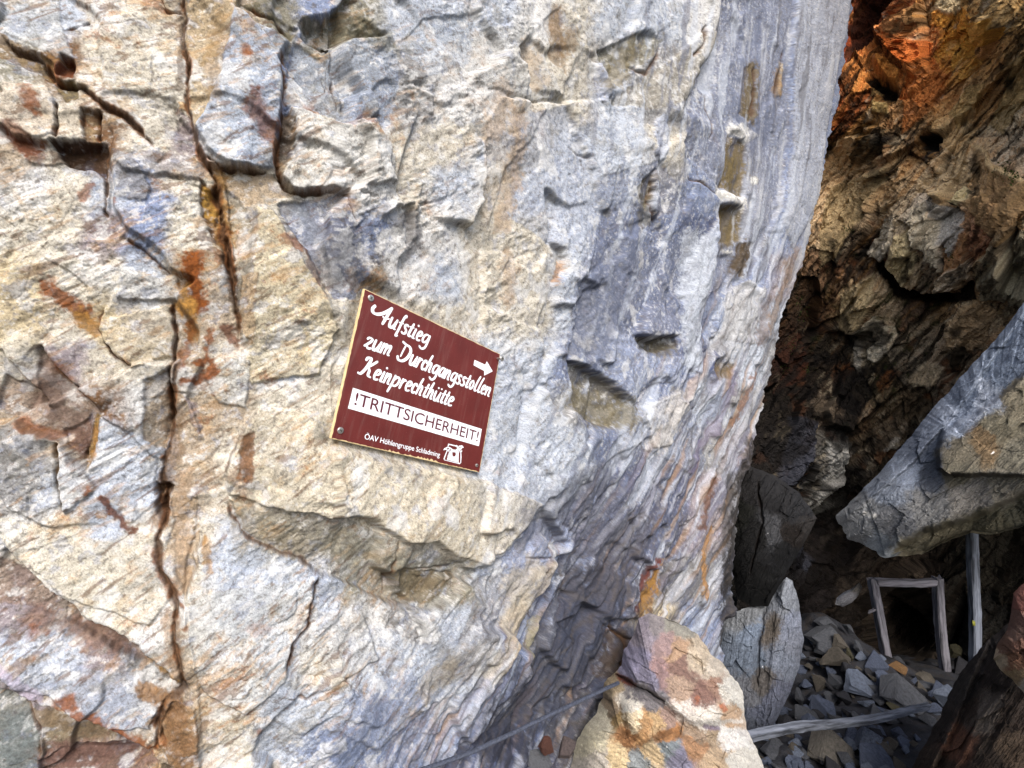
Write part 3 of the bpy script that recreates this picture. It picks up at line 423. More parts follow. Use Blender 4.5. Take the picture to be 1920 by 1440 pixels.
def build_cliff():
    ys = axis([(-2600, -500, 60), (-500, -60, 7), (-60, 1500, 1.7), (1500, 1620, 4), (1620, 2500, 30)])
    xs = axis([(-900, -240, 12), (-240, -30, 5), (-30, 1400, 1.7)])        # then a share of the rest up to the edge
    tail = np.linspace(0, 1, 96)
    sil = np.interp(ys, SIL[:, 0], SIL[:, 1]) + 5*perlin(ys/34, ys*0, 5) + 3*perlin(ys/11, ys*0, 6) + 1.5*perlin(ys/4, ys*0, 7)
    x0 = 1180.0
    base = xs[xs < x0]
    n2 = 260
    px = np.concatenate([np.repeat(base[None], len(ys), 0), x0+(sil[:, None]-x0)*np.linspace(0, 1, n2)[None]], 1).astype(f32)
    py = np.repeat(ys[:, None], px.shape[1], 1).astype(f32)
    D = cliff_depth(px, py).astype(f32)
    P = pixel(px, py, D)
    # flat coordinates on the face, in metres
    tang = np.array([-nrm[1], nrm[0], 0]); tang /= np.linalg.norm(tang)
    if tang[0] < 0: tang = -tang
    s = (P@tang).astype(f32); t = (P[..., 2]).astype(f32)
    # ragged edges: traced lines are followed with a natural wobble
    wx = 5.5*fbm(px, py, 46, 2, 11) + 3.2*fbm(px, py, 13, 2, 12); wy = 5.5*fbm(px, py, 46, 2, 13) + 3.2*fbm(px, py, 13, 2, 14)
    H = np.zeros(px.shape, f32)
    Hc = np.zeros(px.shape, f32); ko = 1-0.75*sstep(1260, 1380, px); crack = relief(px+wx*ko, py+wy*ko, H, CLIFF, Hc); faces(px+wx*ko, py+wy*ko, H, None, [(q[:1]+(q[1]*0.35, q[2]*0.3, q[3])+q[4:] if 1340 < min(p[0] for p in q[0]) < 1425 and max(p[0] for p in q[0]) < 1440 else q) for q in CLIFF_FACES], None)
    # schist zone: steep foliation towards the right and the foot of the face
    zone = polydist(px, py, [(1420, -600), (1390, 0), (1330, 250), (1290, 480), (1215, 800), (1040, 960), (960, 1130), (800, 1300), (690, 1460), (600, 1800)])
    zone = sstep(-70, 110, -zone[0]*zone[1] + 50*fbm(px, py, 120, 2, 21))
    yy = np.linspace(-3000, 3000, 1200); slope = np.interp(yy, [-600, 300, 560, 1000, 1500], [0.10, 0.12, 0.36, 0.50, 0.62])
    shift = np.cumsum(slope)*(yy[1]-yy[0]); shift -= np.interp(0, yy, shift)
    U = px + np.interp(py, yy, shift).astype(f32) + 4*fbm(px, py, 150, 2, 22) + 2.2*fbm(px, py, 16, 3, 23)
    calm = 1-0.55*sstep(560, 380, py)*sstep(1150, 1300, px); st1 = fbm(U/22, py/230, 1, 3, 31, 0.6)*calm; st2 = fbm(U/7, py/75, 1, 3, 35, 0.6)*calm; st3 = fbm(U/60, py/300, 1, 2, 38)
    sl_, el_ = facets(U, py/6.5, 24, 41, 0.8, 0.7); sm_, em_ = facets(U+5*st1, py/5.0, 9, 42, 0.9, 0.7); sl_ = blur(sl_, 2); sm_ = blur(sm_, 1)
    # broken blocks and scaly flakes elsewhere
    a = 0.62; sr = s*math.cos(a)+t*math.sin(a); tr = -s*math.sin(a)+t*math.cos(a)
    w1 = 0.05*fbm(s, t, 0.16, 2, 41); w2 = 0.05*fbm(s, t, 0.16, 2, 43)
    fa, ea = facets(s+w1, t+w2, 0.26, 3, 0.46, 0.22); fb, eb = facets(s+w2*0.5, t*0.8+w1*0.5, 0.085, 4, 0.42, 0.28); fc, ec = facets(s+w1*.3, t+w2*.3, 0.03, 5, 0.5, 0.4)
    rough = fbm(s, t, 0.5, 3, 51)*0.022 + fbm(sr*0.6, tr*1.5, 0.10, 3, 55)*0.008
    fz, ez = facets(s*0.9+1.2*w1, t*0.8+1.2*w2, 0.55, 8, 0.30, 0.10)
    fa = blur(fa, 4)+blur(fz, 5)*0.9; fb = blur(fb, 1); H = blur(H, 1)*1.2+blur(Hc, 1)*1.2
    fine = fbm(s, t, 0.024, 4, 61, 0.72, True)
    fl = fbm(sr*0.7+w1*0.5, tr*1.8, 0.07, 4, 71, 0.6)
    flake = terrace(fl, 7, 0.10)
    fl2 = terrace(fbm(sr+w2, tr*1.6, 0.022, 3, 75, 0.6), 5, 0.12)
    ridge = np.abs(perlin(s/0.07+w1*8, t/0.11, 81)); hair = np.exp(-(ridge/0.022)**2)*sstep(0.12, 0.4, perlin(s/0.22, t/0.22, 82))
    nz = (1-0.65*zone)
    m = D*0.77                                                                  # scale relief with the size of the grain seen there
    rp = 0.30+0.85*sstep(-0.15, 0.35, fbm(s, t, 0.22, 3, 85))
    h = rough + nz*(0.30*fa+0.16*fb*rp+0.10*fc*rp + 0.010*flake*rp + 0.0040*fl2*rp) + fine*0.0013*(0.6+0.5*rp) - hair*0.002*nz
    h += zone*(0.22*fa + 0.12*fb + 0.08*fc) + zone*D*(0.006*st1 + 0.0042*terrace(st1+0.4*st2, 5, 0.12) + 0.0022*st2 + 0.016*st3 + (0.00055*sl_ + 0.0006*sm_)*calm**2)
    stc = fbm(U/20, py/330, 1, 4, 39, 0.65); cz = zone*sstep(620, 430, py)*sstep(1180, 1300, px); h += cz*D*0.006*stc
    # sit behind the sign
    uvx = np.array([uv_of(*c) for c in corner])
    dx = np.gradient(P, axis=1); dy = np.gradient(P, axis=0); nb = np.cross(dx, dy); nb /= np.linalg.norm(nb, axis=-1, keepdims=True)
    if nb[10, 10]@np.array([0, -1, 0]) < 0: nb = -nb
    vd = P-CAM; vd /= np.linalg.norm(vd, axis=-1, keepdims=True); cosf = np.abs((vd*nb).sum(-1)); fade = 0.30+0.70*sstep(0.1, 0.75, cosf)
    hm = h*fade*0.82 + H*D/F*0.72*(0.35+0.65*fade)
    q = np.stack([px, py, np.ones_like(px)], -1)@HI.T.astype(f32); su = q[..., 0]/q[..., 2]; sv = q[..., 1]/q[..., 2]
    ins = sstep(-0.10, 0.0, su)*sstep(-0.10, 0.0, 1-su)*sstep(-0.10, 0.0, sv)*sstep(-0.10, 0.0, 1-sv)*(q[..., 2]*np.sign(q[0, 0, 2]) > 0)*(np.abs(px-780) < 260)
    lift = float(np.median(hm[ins > 0.9])); hm = hm*(1-ins)+(np.minimum(hm-lift, 0.004+0*hm)*0.6-0.007)*ins
    hm[ins < 1e-4] += 0
    V = P + nb*hm[..., None]
    # colour
    kw = 1-0.5*zone
    cx = px + 30*fbm(px, py, 130, 2, 91) + kw*(34*fbm(px, py, 46, 2, 93) + 30*fbm(px, py, 17, 3, 95, 0.75))
    cy = py + 30*fbm(px, py, 130, 2, 97) + kw*(34*fbm(px, py, 46, 2, 99) + 30*fbm(px, py, 17, 3, 101, 0.75))
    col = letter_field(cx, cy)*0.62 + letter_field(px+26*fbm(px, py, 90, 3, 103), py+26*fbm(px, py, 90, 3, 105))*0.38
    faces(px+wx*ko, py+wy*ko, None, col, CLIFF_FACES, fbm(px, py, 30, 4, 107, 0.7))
    left = 1-sstep(500, 1100, px)
    n1 = fbm(s, t, 0.05, 4, 111, 0.65); n2_ = fbm(sr, tr*1.6, 0.03, 4, 115, 0.7); n3 = fbm(s, t, 0.011, 3, 121, 0.7); n4 = fbm(s, t, 0.16, 3, 125)
    def mix(col, c, a): a = np.clip(a, 0, 1)[..., None]; return col*(1-a)+np.asarray(c)*a
    q7 = fl*7; ed = np.exp(-((q7-np.floor(q7)-0.5)/0.07)**2); q8 = fl2*0+fbm(sr+w2, tr*1.6, 0.022, 3, 75, 0.6)*5; ed2 = np.exp(-((q8-np.floor(q8)-0.5)/0.10)**2)
    patch = sstep(-0.1, 0.3, n4+0.4*n1)
    col = mix(col, PALL['W'], sstep(0.16, 0.30, n2_)*0.50*(1-zone*0.6)); col = mix(col, PALL['S'], sstep(0.18, 0.34, -n1+0.3*n4)*0.38)
    col = mix(col, lin((208, 182, 140)), sstep(0.14, 0.30, n1*0.7-n4*0.6)*(0.06+0.34*left)*(1-zone)); col = mix(col, lin((150, 92, 52)), sstep(0.30, 0.40, n1*0.6+n3*0.35-n4*0.5)*(0.12+0.5*left)*(1-zone*0.5))
    col = mix(col, lin((104, 96, 88)), sstep(0.20, 0.42, -n2_+0.5*n3)*0.62); col = mix(col, WHITE, sstep(0.28, 0.48, n3+0.35*n2_)*0.36); col = mix(col, lin((86, 76, 66)), sstep(0.30, 0.46, -n3-0.2*n2_)*0.5)
    col = mix(col, lin((92, 78, 62)), nz*(ed*0.45*patch+ed2*0.38*(1-0.6*patch)))
    ch = fbm(s, t, 0.11, 5, 165, 0.65); col = mix(col, lin((232, 232, 230)), sstep(0.16, 0.24, ch)*0.55*(1-0.7*zone)); col = mix(col, lin((150, 146, 134)), sstep(0.20, 0.30, -ch)*0.4*(1-zone))
    vn = fbm(sr*0.55+w2*0.6, tr*2.2, 0.05, 4, 161, 0.7); col = mix(col, lin((188, 142, 84)), left*sstep(0.18, 0.32, vn-0.3*n4)*0.38); col = mix(col, lin((116, 84, 58)), left*sstep(0.24, 0.34, -vn-0.25*n4)*0.6); col = mix(col, lin((236, 234, 228)), left*sstep(0.20, 0.32, vn*0.5-n1*0.6+0.2*n4)*0.45)
    # foliation bands
    z2 = sstep(930, 1180, px+0.22*(py-500)+60*fbm(px, py, 160, 2, 151))*sstep(1560, 1440, px)
    sa_ = fbm(U/26, py/340, 1, 4, 153, 0.62)
    col = mix(col, lin((210, 217, 228)), z2*sstep(0.14, 0.26, sa_)*0.55); col = mix(col, lin((98, 106, 130)), z2*sstep(0.12, 0.30, -sa_)*0.55)
    col = mix(col, lin((210, 212, 220)), zone*sstep(0.14, 0.30, st1+0.6*st2)*0.45); col = mix(col, lin((84, 82, 92)), zone*sstep(0.14, 0.30, -st1+0.6*st2)*0.5)
    low = sstep(420, 700, py)
    col = mix(col, lin((176, 138, 96)), zone*low*sstep(0.2, 0.5, fbm(U/16, py/160, 1, 2, 131))*0.5); col = mix(col, lin((140, 132, 150)), zone*low*sstep(0.15, 0.5, fbm(U/22, py/200, 1, 2, 133))*0.35)
    stains(px+wx*1.5, py+wy*1.5, (n1*0.9+n3*0.5).astype(f32), col, CLIFF_STAINS_AND_SHADE)
    col = mix(col, lin((92, 84, 76)), (zone*np.exp(-(el_/0.05)**2)*0.45+zone*np.exp(-(em_/0.07)**2)*0.3)*calm**2)
    col = mix(col, lin((206, 209, 214)), cz*sstep(0.12, 0.32, stc)*0.55); col = mix(col, lin((96, 96, 102)), cz*sstep(0.12, 0.34, -stc)*0.6)
    col = mix(col, lin((134, 104, 76)), sstep(0.12, 0.4, blur(crack, 8)*1.7*(0.5+1.6*n2_+0.8*n4))*0.5*(1-zone)); col = mix(col, lin((150, 92, 46)), sstep(0.15, 0.4, blur(crack, 12)*2.0*(0.3+1.5*n1-0.8*n4))*0.6*left)
    col = mix(col, lin((86, 62, 42)), sstep(0.12, 0.75, crack)*0.8); col = mix(col, lin((100, 82, 64)), hair*0.22*nz)
    col = col*(1+0.30*n3+0.20*n2_)[..., None]
    # the face turns back behind its right edge
    back = np.linspace(0.02, 2.2, 26)[1:]
    E0 = V[:, -1]; rr = (px[:, -1]-960)/F
    dirn = np.stack([rr-0.30, np.ones_like(rr), 0*rr], -1); ext = E0[:, None]+dirn[:, None]*back[None, :, None]
    wob = 0.04*fbm(np.repeat(ys[:, None], 25, 1)/120, np.repeat(back[None], len(ys), 0)*3, 1, 3, 141); ext[..., 0] -= np.abs(wob)
    V = np.concatenate([V, ext], 1); col = np.concatenate([col, np.repeat(col[:, -1:], 25, 1)*0.8], 1)
    me = mesh_np('cliff_face', V, grid_quads(*V.shape[:2]), np.clip(col, 0.01, 0.95)*ALB, True)
    o = link('cliff_face', me, stone_material('weathered_schist', 260, 0.85, 0.5, 0.2, 0.34))
    tag(o, 'pale grey and cream schist cliff face with rust stains and a long vertical cleft', 'cliff', kind='structure')
    return px, py, V, lift
CP = build_cliff()

# ------------------------------------------------------------------ cave wall
def idw(px, py, pts, p=2.6, soft=60):
    num = 0; den = 0
    for q in pts:
        w = 1/(((px-q[0])**2+(py-q[1])**2+soft*soft)**(p/2)); v = np.asarray(q[2], float)
        num = num + (w[..., None]*v if v.ndim else w*v); den = den+w
    return num/(den[..., None] if np.ndim(num) > np.ndim(den) else den)
CAVE_D = [(1250, 0, 6.9), (1600, 0, 6.0), (1760, 0, 5.0), (1920, 0, 4.1), (2200, 0, 3.0), (1250, 600, 7.2), (1560, 330, 6.2), (1700, 300, 5.4), (1800, 300, 4.9), (1920, 400, 4.2), (2250, 420, 3.0), (1560, 650, 6.6), (1700, 650, 5.9),
          (1840, 620, 5.2), (1450, 1000, 6.0), (1600, 1000, 6.9), (1250, 1100, 6.5), (1700, 1080, 6.7), (1900, 1080, 6.2), (2200, 900, 4.5), (1600, 1300, 6.2), (1900, 1300, 6.0), (1400, 1300, 5.4), (2300, 1300, 3.6), (1250, 1600, 5.0), (1900, 1700, 4.8), (1650, -900, 5.2), (2000, -900, 3.8), (2500, -700, 2.6), (2600, 500, 2.4), (2600, 1400, 2.6), (1300, -900, 6.2)]
CAVE_C = [(1610, 60, (92, 42, 22)), (1640, 20, (70, 34, 20)), (1700, 110, (160, 92, 44)), (1730, 60, (150, 100, 60)), (1780, 60, (190, 134, 58)), (1800, 100, (196, 146, 70)), (1840, 90, (150, 112, 70)), (1880, 40, (146, 120, 80)), (1910, 120, (140, 116, 80)), (1640, 150, (150, 96, 48)), (1660, 180, (60, 44, 26)), (1740, 190, (150, 92, 48)), (1620, 230, (48, 36, 20)), (1680, 220, (120, 92, 62)), (1650, 260, (42, 34, 22)),
          (1590, 200, (96, 52, 26)), (1575, 330, (150, 128, 98)), (1560, 420, (140, 122, 98)), (1640, 340, (156, 130, 96)), (1700, 300, (130, 108, 80)), (1760, 220, (150, 124, 84)), (1790, 250, (140, 118, 86)), (1850, 200, (150, 120, 84)), (1890, 230, (132, 120, 100)), (1900, 300, (128, 116, 98)), (1745, 265, (40, 36, 32)), (1780, 330, (150, 132, 104)), (1810, 370, (186, 160, 122)), (1850, 330, (160, 138, 108)), (1880, 380, (124, 100, 76)),
          (1690, 430, (196, 176, 146)), (1730, 450, (206, 188, 160)), (1770, 420, (180, 172, 160)), (1700, 500, (190, 168, 136)), (1760, 500, (176, 160, 138)), (1820, 450, (118, 88, 62)), (1850, 430, (100, 72, 54)), (1890, 500, (146, 136, 112)), (1900, 450, (140, 126, 104)), (1620, 400, (130, 112, 88)), (1600, 480, (50, 40, 30)), (1580, 520, (92, 70, 52)), (1640, 470, (60, 46, 34)), (1600, 570, (176, 152, 116)), (1640, 560, (150, 130, 104)), (1540, 560, (120, 92, 68)), (1510, 600, (70, 50, 34)),
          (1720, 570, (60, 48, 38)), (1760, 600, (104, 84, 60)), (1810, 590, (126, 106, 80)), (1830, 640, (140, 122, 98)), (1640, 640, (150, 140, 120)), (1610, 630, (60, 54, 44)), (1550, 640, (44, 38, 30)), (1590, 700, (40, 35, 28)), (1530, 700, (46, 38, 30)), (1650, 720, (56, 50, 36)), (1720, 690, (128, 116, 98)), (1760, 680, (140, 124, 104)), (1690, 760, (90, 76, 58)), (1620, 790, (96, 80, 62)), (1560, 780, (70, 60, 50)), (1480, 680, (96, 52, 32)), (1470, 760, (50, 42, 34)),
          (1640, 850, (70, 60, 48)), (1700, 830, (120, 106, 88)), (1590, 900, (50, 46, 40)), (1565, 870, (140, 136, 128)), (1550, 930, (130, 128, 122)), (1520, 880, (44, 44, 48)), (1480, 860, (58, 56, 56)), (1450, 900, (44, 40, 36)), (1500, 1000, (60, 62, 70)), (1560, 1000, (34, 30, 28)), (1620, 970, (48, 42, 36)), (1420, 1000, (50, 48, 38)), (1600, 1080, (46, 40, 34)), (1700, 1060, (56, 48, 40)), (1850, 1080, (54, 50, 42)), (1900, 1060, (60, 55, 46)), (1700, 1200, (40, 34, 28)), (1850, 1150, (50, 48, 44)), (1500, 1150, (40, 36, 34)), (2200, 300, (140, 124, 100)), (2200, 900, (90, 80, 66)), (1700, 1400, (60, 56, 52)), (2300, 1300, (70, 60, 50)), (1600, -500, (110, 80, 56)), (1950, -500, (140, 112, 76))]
CAVE = [
    ('blob', 1725, 460, 75, 70, 0, 46, 3), ('blob', 1690, 130, 40, 34, 40, 26), ('blob', 1660, 165, 26, 30, 40, -34), ('blob', 1690, 230, 40, 30, 0, -20), ('blob', 1745, 264, 18, 16, 0, -36, 4), ('blob', 1800, 380, 40, 26, 20, 22), ('blob', 1630, 560, 36, 40, 0, 26), ('blob', 1630, 30, 30, 60, 20, -40), ('blob', 1610, 490, 26, 30, 0, -34),
    ('blob', 1700, 1170, 60, 62, 0, -150, 4), ('blob', 1800, 1180, 26, 50, 0, -110, 3), ('blob', 1560, 1010, 50, 40, 0, -60), ('blob', 1560, 880, 24, 60, 15, 26, 3), ('blob', 1480, 880, 40, 100, 15, 20), ('blob', 1590, 330, 46, 60, 30, 20),
    ('step', [(1650, 70), (1688, 117), (1700, 135), (1720, 150)], 22, -26, 40, 24), ('step', [(1630, 115), (1649, 140), (1677, 159), (1686, 190)], 22, -34, 40, 30), ('step', [(1735, 75), (1722, 88), (1718, 130), (1700, 160)], -14, 16, 30, 20),
    ('step', [(1680, 400), (1650, 460), (1665, 500), (1690, 535), (1730, 555), (1790, 545), (1820, 500)], 10, -34, 40, 40), ('step', [(1752, 366), (1785, 381), (1830, 398)], 20, -26, 30, 26), ('step', [(1818, 255), (1855, 311), (1925, 372)], 18, 12, 50, 40), ('step', [(1925, 437), (1894, 459), (1848, 513), (1800, 560)], 20, -14, 60, 30), ('step', [(1810, 250), (1780, 300), (1760, 330)], -14, 18, 30, 40),
    ('crack', [(1719, 420), (1722, 480), (1735, 530)], 3, 16), ('crack', [(1690, 415), (1672, 455), (1665, 480)], 4, 16), ('crack', [(1750, 420), (1770, 470), (1785, 490)], 3, 14), ('crack', [(1792, 0), (1790, 60), (1785, 120)], 3, 16), ('crack', [(1920, 120), (1860, 190), (1800, 260), (1770, 320)], 5, 24), ('crack', [(1700, 290), (1660, 330), (1610, 400)], 5, 22),
    ('step', [(1545, 620), (1600, 628), (1640, 625)], 24, -26, 40, 40), ('step', [(1700, 250), (1640, 300), (1570, 340)], 8, -16, 40, 40), ('step', [(1690, 700), (1640, 780), (1600, 880)], -22, 20, 40, 40),
    ('crack', [(1640, 520), (1560, 600), (1500, 640), (1470, 700)], 8, 34),
]
def build_cave():
    ys = axis([(-1600, -300, 60), (-300, -30, 8), (-30, 1460, 2.2), (1460, 2000, 24)]); xs = axis([(1100, 1380, 10), (1380, 1960, 1.9), (1960, 2250, 7), (2250, 2800, 40)])
    px, py = np.meshgrid(xs.astype(f32), ys.astype(f32))
    D = idw(px, py, CAVE_D, 3.0, 70).astype(f32); P = pixel(px, py, D)
    wx = 9*fbm(px, py, 60, 3, 211); wy = 9*fbm(px, py, 60, 3, 215)
    H = np.zeros(px.shape, f32); soft = [(q[:6]+(q[6]*0.45,)+q[7:] if q[0] == 'blob' and q[6] > -100 else q[:2]+(q[2]*0.5, q[3]*0.5)+q[4:] if q[0] == 'step' else q) for q in CAVE]
    crack = relief(px+wx, py+wy, H, soft); faces(px+0.6*wx, py+0.6*wy, H, None, [q[:1]+(q[1]*0.5, q[2]*0.6, q[3]*0.6)+q[4:] for q in CAVE_FACES], None)
    a = math.radians(-50); al = px*math.cos(a)+py*math.sin(a); ac = -px*math.sin(a)+py*math.cos(a)     # along and across the foliation
    al = al+wx; ac = ac+wy
    up = 1-sstep(850, 1050, py)
    fa, ea = facets(al/1.8, ac, 95, 21, 0.8, 0.8); fb, eb = facets(al/2.0, ac, 34, 22, 0.9, 0.8); SB = facets.site; fc, ec = facets(al/1.4, ac, 9, 23, 1.0)
    st = fbm(al/150, ac/11, 1, 3, 221, 0.6); ro = fbm(px, py, 150, 4, 225); fi = fbm(px, py, 9, 3, 231, 0.7, True)
    fa = blur(fa, 1); H = blur(H, 1)
    H += 0.34*fa + 0.36*fb + 0.42*fc + 7*terrace(st, 5, 0.10) + 8*ro + 2.0*fi
    dx = np.gradient(P, axis=1); dy = np.gradient(P, axis=0); nb = np.cross(dx, dy); nb /= np.linalg.norm(nb, axis=-1, keepdims=True)
    if nb[60, 60][1] > 0: nb = -nb
    # deep hollows go straight into the hill
    hole = np.minimum(H, 0)*(H < -90); Hs = H-hole
    V = P + nb*(Hs*D/F)[..., None]; V[..., 1] -= hole*D/F; V[..., 0] -= hole*D/F*(px-960)/F; V[..., 2] += hole*D/F*(py-720)/F
    ca, sa = math.cos(a), math.sin(a)
    bx = SB[0]*2.0*ca-SB[1]*sa; by = SB[0]*2.0*sa+SB[1]*ca
    cx = 0.35*px+0.65*bx+14*fbm(px, py, 30, 3, 241, 0.7); cy = 0.35*py+0.65*by+14*fbm(px, py, 30, 3, 245, 0.7)
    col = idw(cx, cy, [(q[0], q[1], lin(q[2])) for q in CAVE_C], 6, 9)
    hb = (_hash(np.round(bx*3).astype(np.int64), np.round(by*3).astype(np.int64), 7) & np.uint32(255)).astype(f32)/255
    col = col*((0.55+0.9*hb)*(1.8+2.8*sstep(740, 480, py)))[..., None]  # upper wall brightened in its colour in place of sunlight
    def mix(col, c, a): a = np.clip(a, 0, 1)[..., None]; return col*(1-a)+np.asarray(c)*a
    lay = fbm(al/260, ac/13, 1, 4, 291, 0.6); col = mix(col, lin((36, 28, 20)), sstep(0.10, 0.20, lay)*0.8); col = mix(col, lin((206, 150, 84)), sstep(0.12, 0.24, -lay)*0.5*up*sstep(760, 520, py))
    n1 = fbm(al/60, ac/16, 1, 4, 251, 0.65); n2 = fbm(px, py, 11, 4, 255, 0.7); n3 = fbm(px, py, 40, 3, 259)
    col = col*(1+0.55*n1+0.45*n2)[..., None]
    col = mix(col, lin((150, 88, 44)), sstep(0.15, 0.5, n3+0.5*n1)*0.4*up); col = mix(col, lin((214, 196, 166)), sstep(0.22, 0.36, n1-0.3*n3)*0.5*up*sstep(1500, 1700, px+py*0.3)); col = mix(col, lin((30, 24, 18)), sstep(0.26, 0.40, -n1-0.4*n3)*0.55)
    gap = sstep(-0.25, 0.25, n3+0.4*n2)
    col = mix(col, lin((22, 18, 14)), np.exp(-(eb/0.045)**2)*0.85*gap); col = mix(col, lin((30, 24, 18)), np.exp(-(ec/0.09)**2)*0.6*(1-0.6*gap))
    col = mix(col, lin((20, 17, 13)), sstep(0.24, 0.30, fbm(al/46, ac/15, 1, 4, 271, 0.7))*0.8); col = mix(col, lin((22, 18, 14)), crack*0.8)
    moss = sstep(0.2, 0.45, fbm(px, py, 26, 3, 263)+0.25*fbm(px, py, 160, 1, 265))*0.5
    col = mix(col, lin((58, 66, 24)), moss*sstep(0.5, 1.0, 1.2-np.hypot(px-1600, py-640)/420))
    pre = col.copy()
    faces(px+0.6*wx, py+0.6*wy, None, col, [(q[0], q[1], q[2], q[3], tuple(min(250, v*1.2) for v in q[4]) if sum(q[4]) > 200 else q[4], min(1, q[5]*1.1)) for q in CAVE_FACES], fbm(px, py, 24, 4, 267, 0.7))
    new = (np.abs(col-pre).sum(-1) > 1e-4)[..., None]; col = np.where(new, col*(1+0.38*n1+0.30*n2)[..., None], col); col = mix(col, lin((26, 21, 16)), np.exp(-(eb/0.05)**2)*0.7*gap*sstep(0.0, 0.3, n3))
    edge_x = np.interp(py, SIL[:, 0], SIL[:, 1]).astype(f32); shaded = sstep(150, 20, px-edge_x+46*fbm(px, py, 70, 4, 281))*sstep(380, 560, py)  # deep shade of the cleft painted into the colour, over dark rock
    shaded = np.maximum(shaded, sstep(0.05, -0.25, fbm(px, py, 60, 4, 285)-sstep(520, 640, py)*sstep(1100, 900, py)*sstep(1720, 1600, px)*0.30+0.25))
    col = mix(col, lin((26, 23, 22)), shaded*0.85)
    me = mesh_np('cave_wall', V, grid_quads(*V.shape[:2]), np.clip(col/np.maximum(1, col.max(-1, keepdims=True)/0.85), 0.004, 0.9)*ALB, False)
    o = link('cave_wall', me, stone_material('broken_brown_rock', 60, 0.92, 0.6, 0.12, 0.5))
    tag(o, 'broken rust brown rock wall behind the cleft, dark and mossy low down', 'rock wall', kind='structure')
build_cave()

# ------------------------------------------------------------------ ground
def ground_z(x, y):
    x = np.asarray(x, float); y = np.asarray(y, float)
    z = np.interp(y, [-60, -2, 0.5, 1.6, 2.2, 3.0, 4.2, 5.15, 5.6, 8, 60], [4.0, 0.05, 0.0, 0.06, -0.25, -0.70, -1.02, -1.25, -1.5, -2.4, -6])
    z = z + 0.55*np.exp(-(((x-2.95)/0.55)**2+((y-5.0)/0.8)**2))                           # the heap of stones left of the timber frame
    return z
def ground_hit(px, py):
    d = np.linspace(1.0, 8.0, 1400); x = d*(px-960)/F; z = CAM[2]-d*(py-720)/F
    g = ground_z(x, d); k = np.argmax(z < g)
    return float(d[k]) if (z < g).any() else 8.0
def build_ground():
    xs = axis([(-60, -3, 3), (-3, 1.2, 0.15), (1.2, 6, 0.02), (6, 60, 3)]); ys = axis([(-60, 0, 3), (0, 1.2, 0.1), (1.2, 7, 0.02), (7, 60, 3)])
    X, Y = np.meshgrid(xs, ys); Z = ground_z(X, Y)
    near = sstep(12, 6, np.hypot(X, Y))
    fa, e = facets(X, Y, 0.22, 31, 0.5); fb, e2 = facets(X, Y, 0.08, 32, 0.6)
    fa = blur(fa, 3); fb = blur(fb, 3)
    Z = Z + near*(0.35*fa+0.35*fb+0.03*fbm(X, Y, 0.5, 3, 301)) + (1-near)*1.5*fbm(X, Y, 14, 3, 305)
    n = fbm(X, Y, 0.2, 4, 311); n2 = fbm(X, Y, 0.05, 3, 315)
    col = lin((50, 51, 56))*(1+0.5*n+0.5*n2)[..., None]; a = sstep(0.05, 0.4, n2-n)[..., None]*0.6; col = col*(1-a)+lin((50, 42, 34))*a
    me = mesh_np('ground', np.stack([X, Y, Z], -1), grid_quads(*X.shape), np.clip(col, 0.01, 0.9)*ALB, False)
    tag(link('ground', me, stone_material('stony_ground', 90, 0.9, 0.6)), 'stony sloping ground running down into the cave', 'ground', kind='structure')
build_ground()

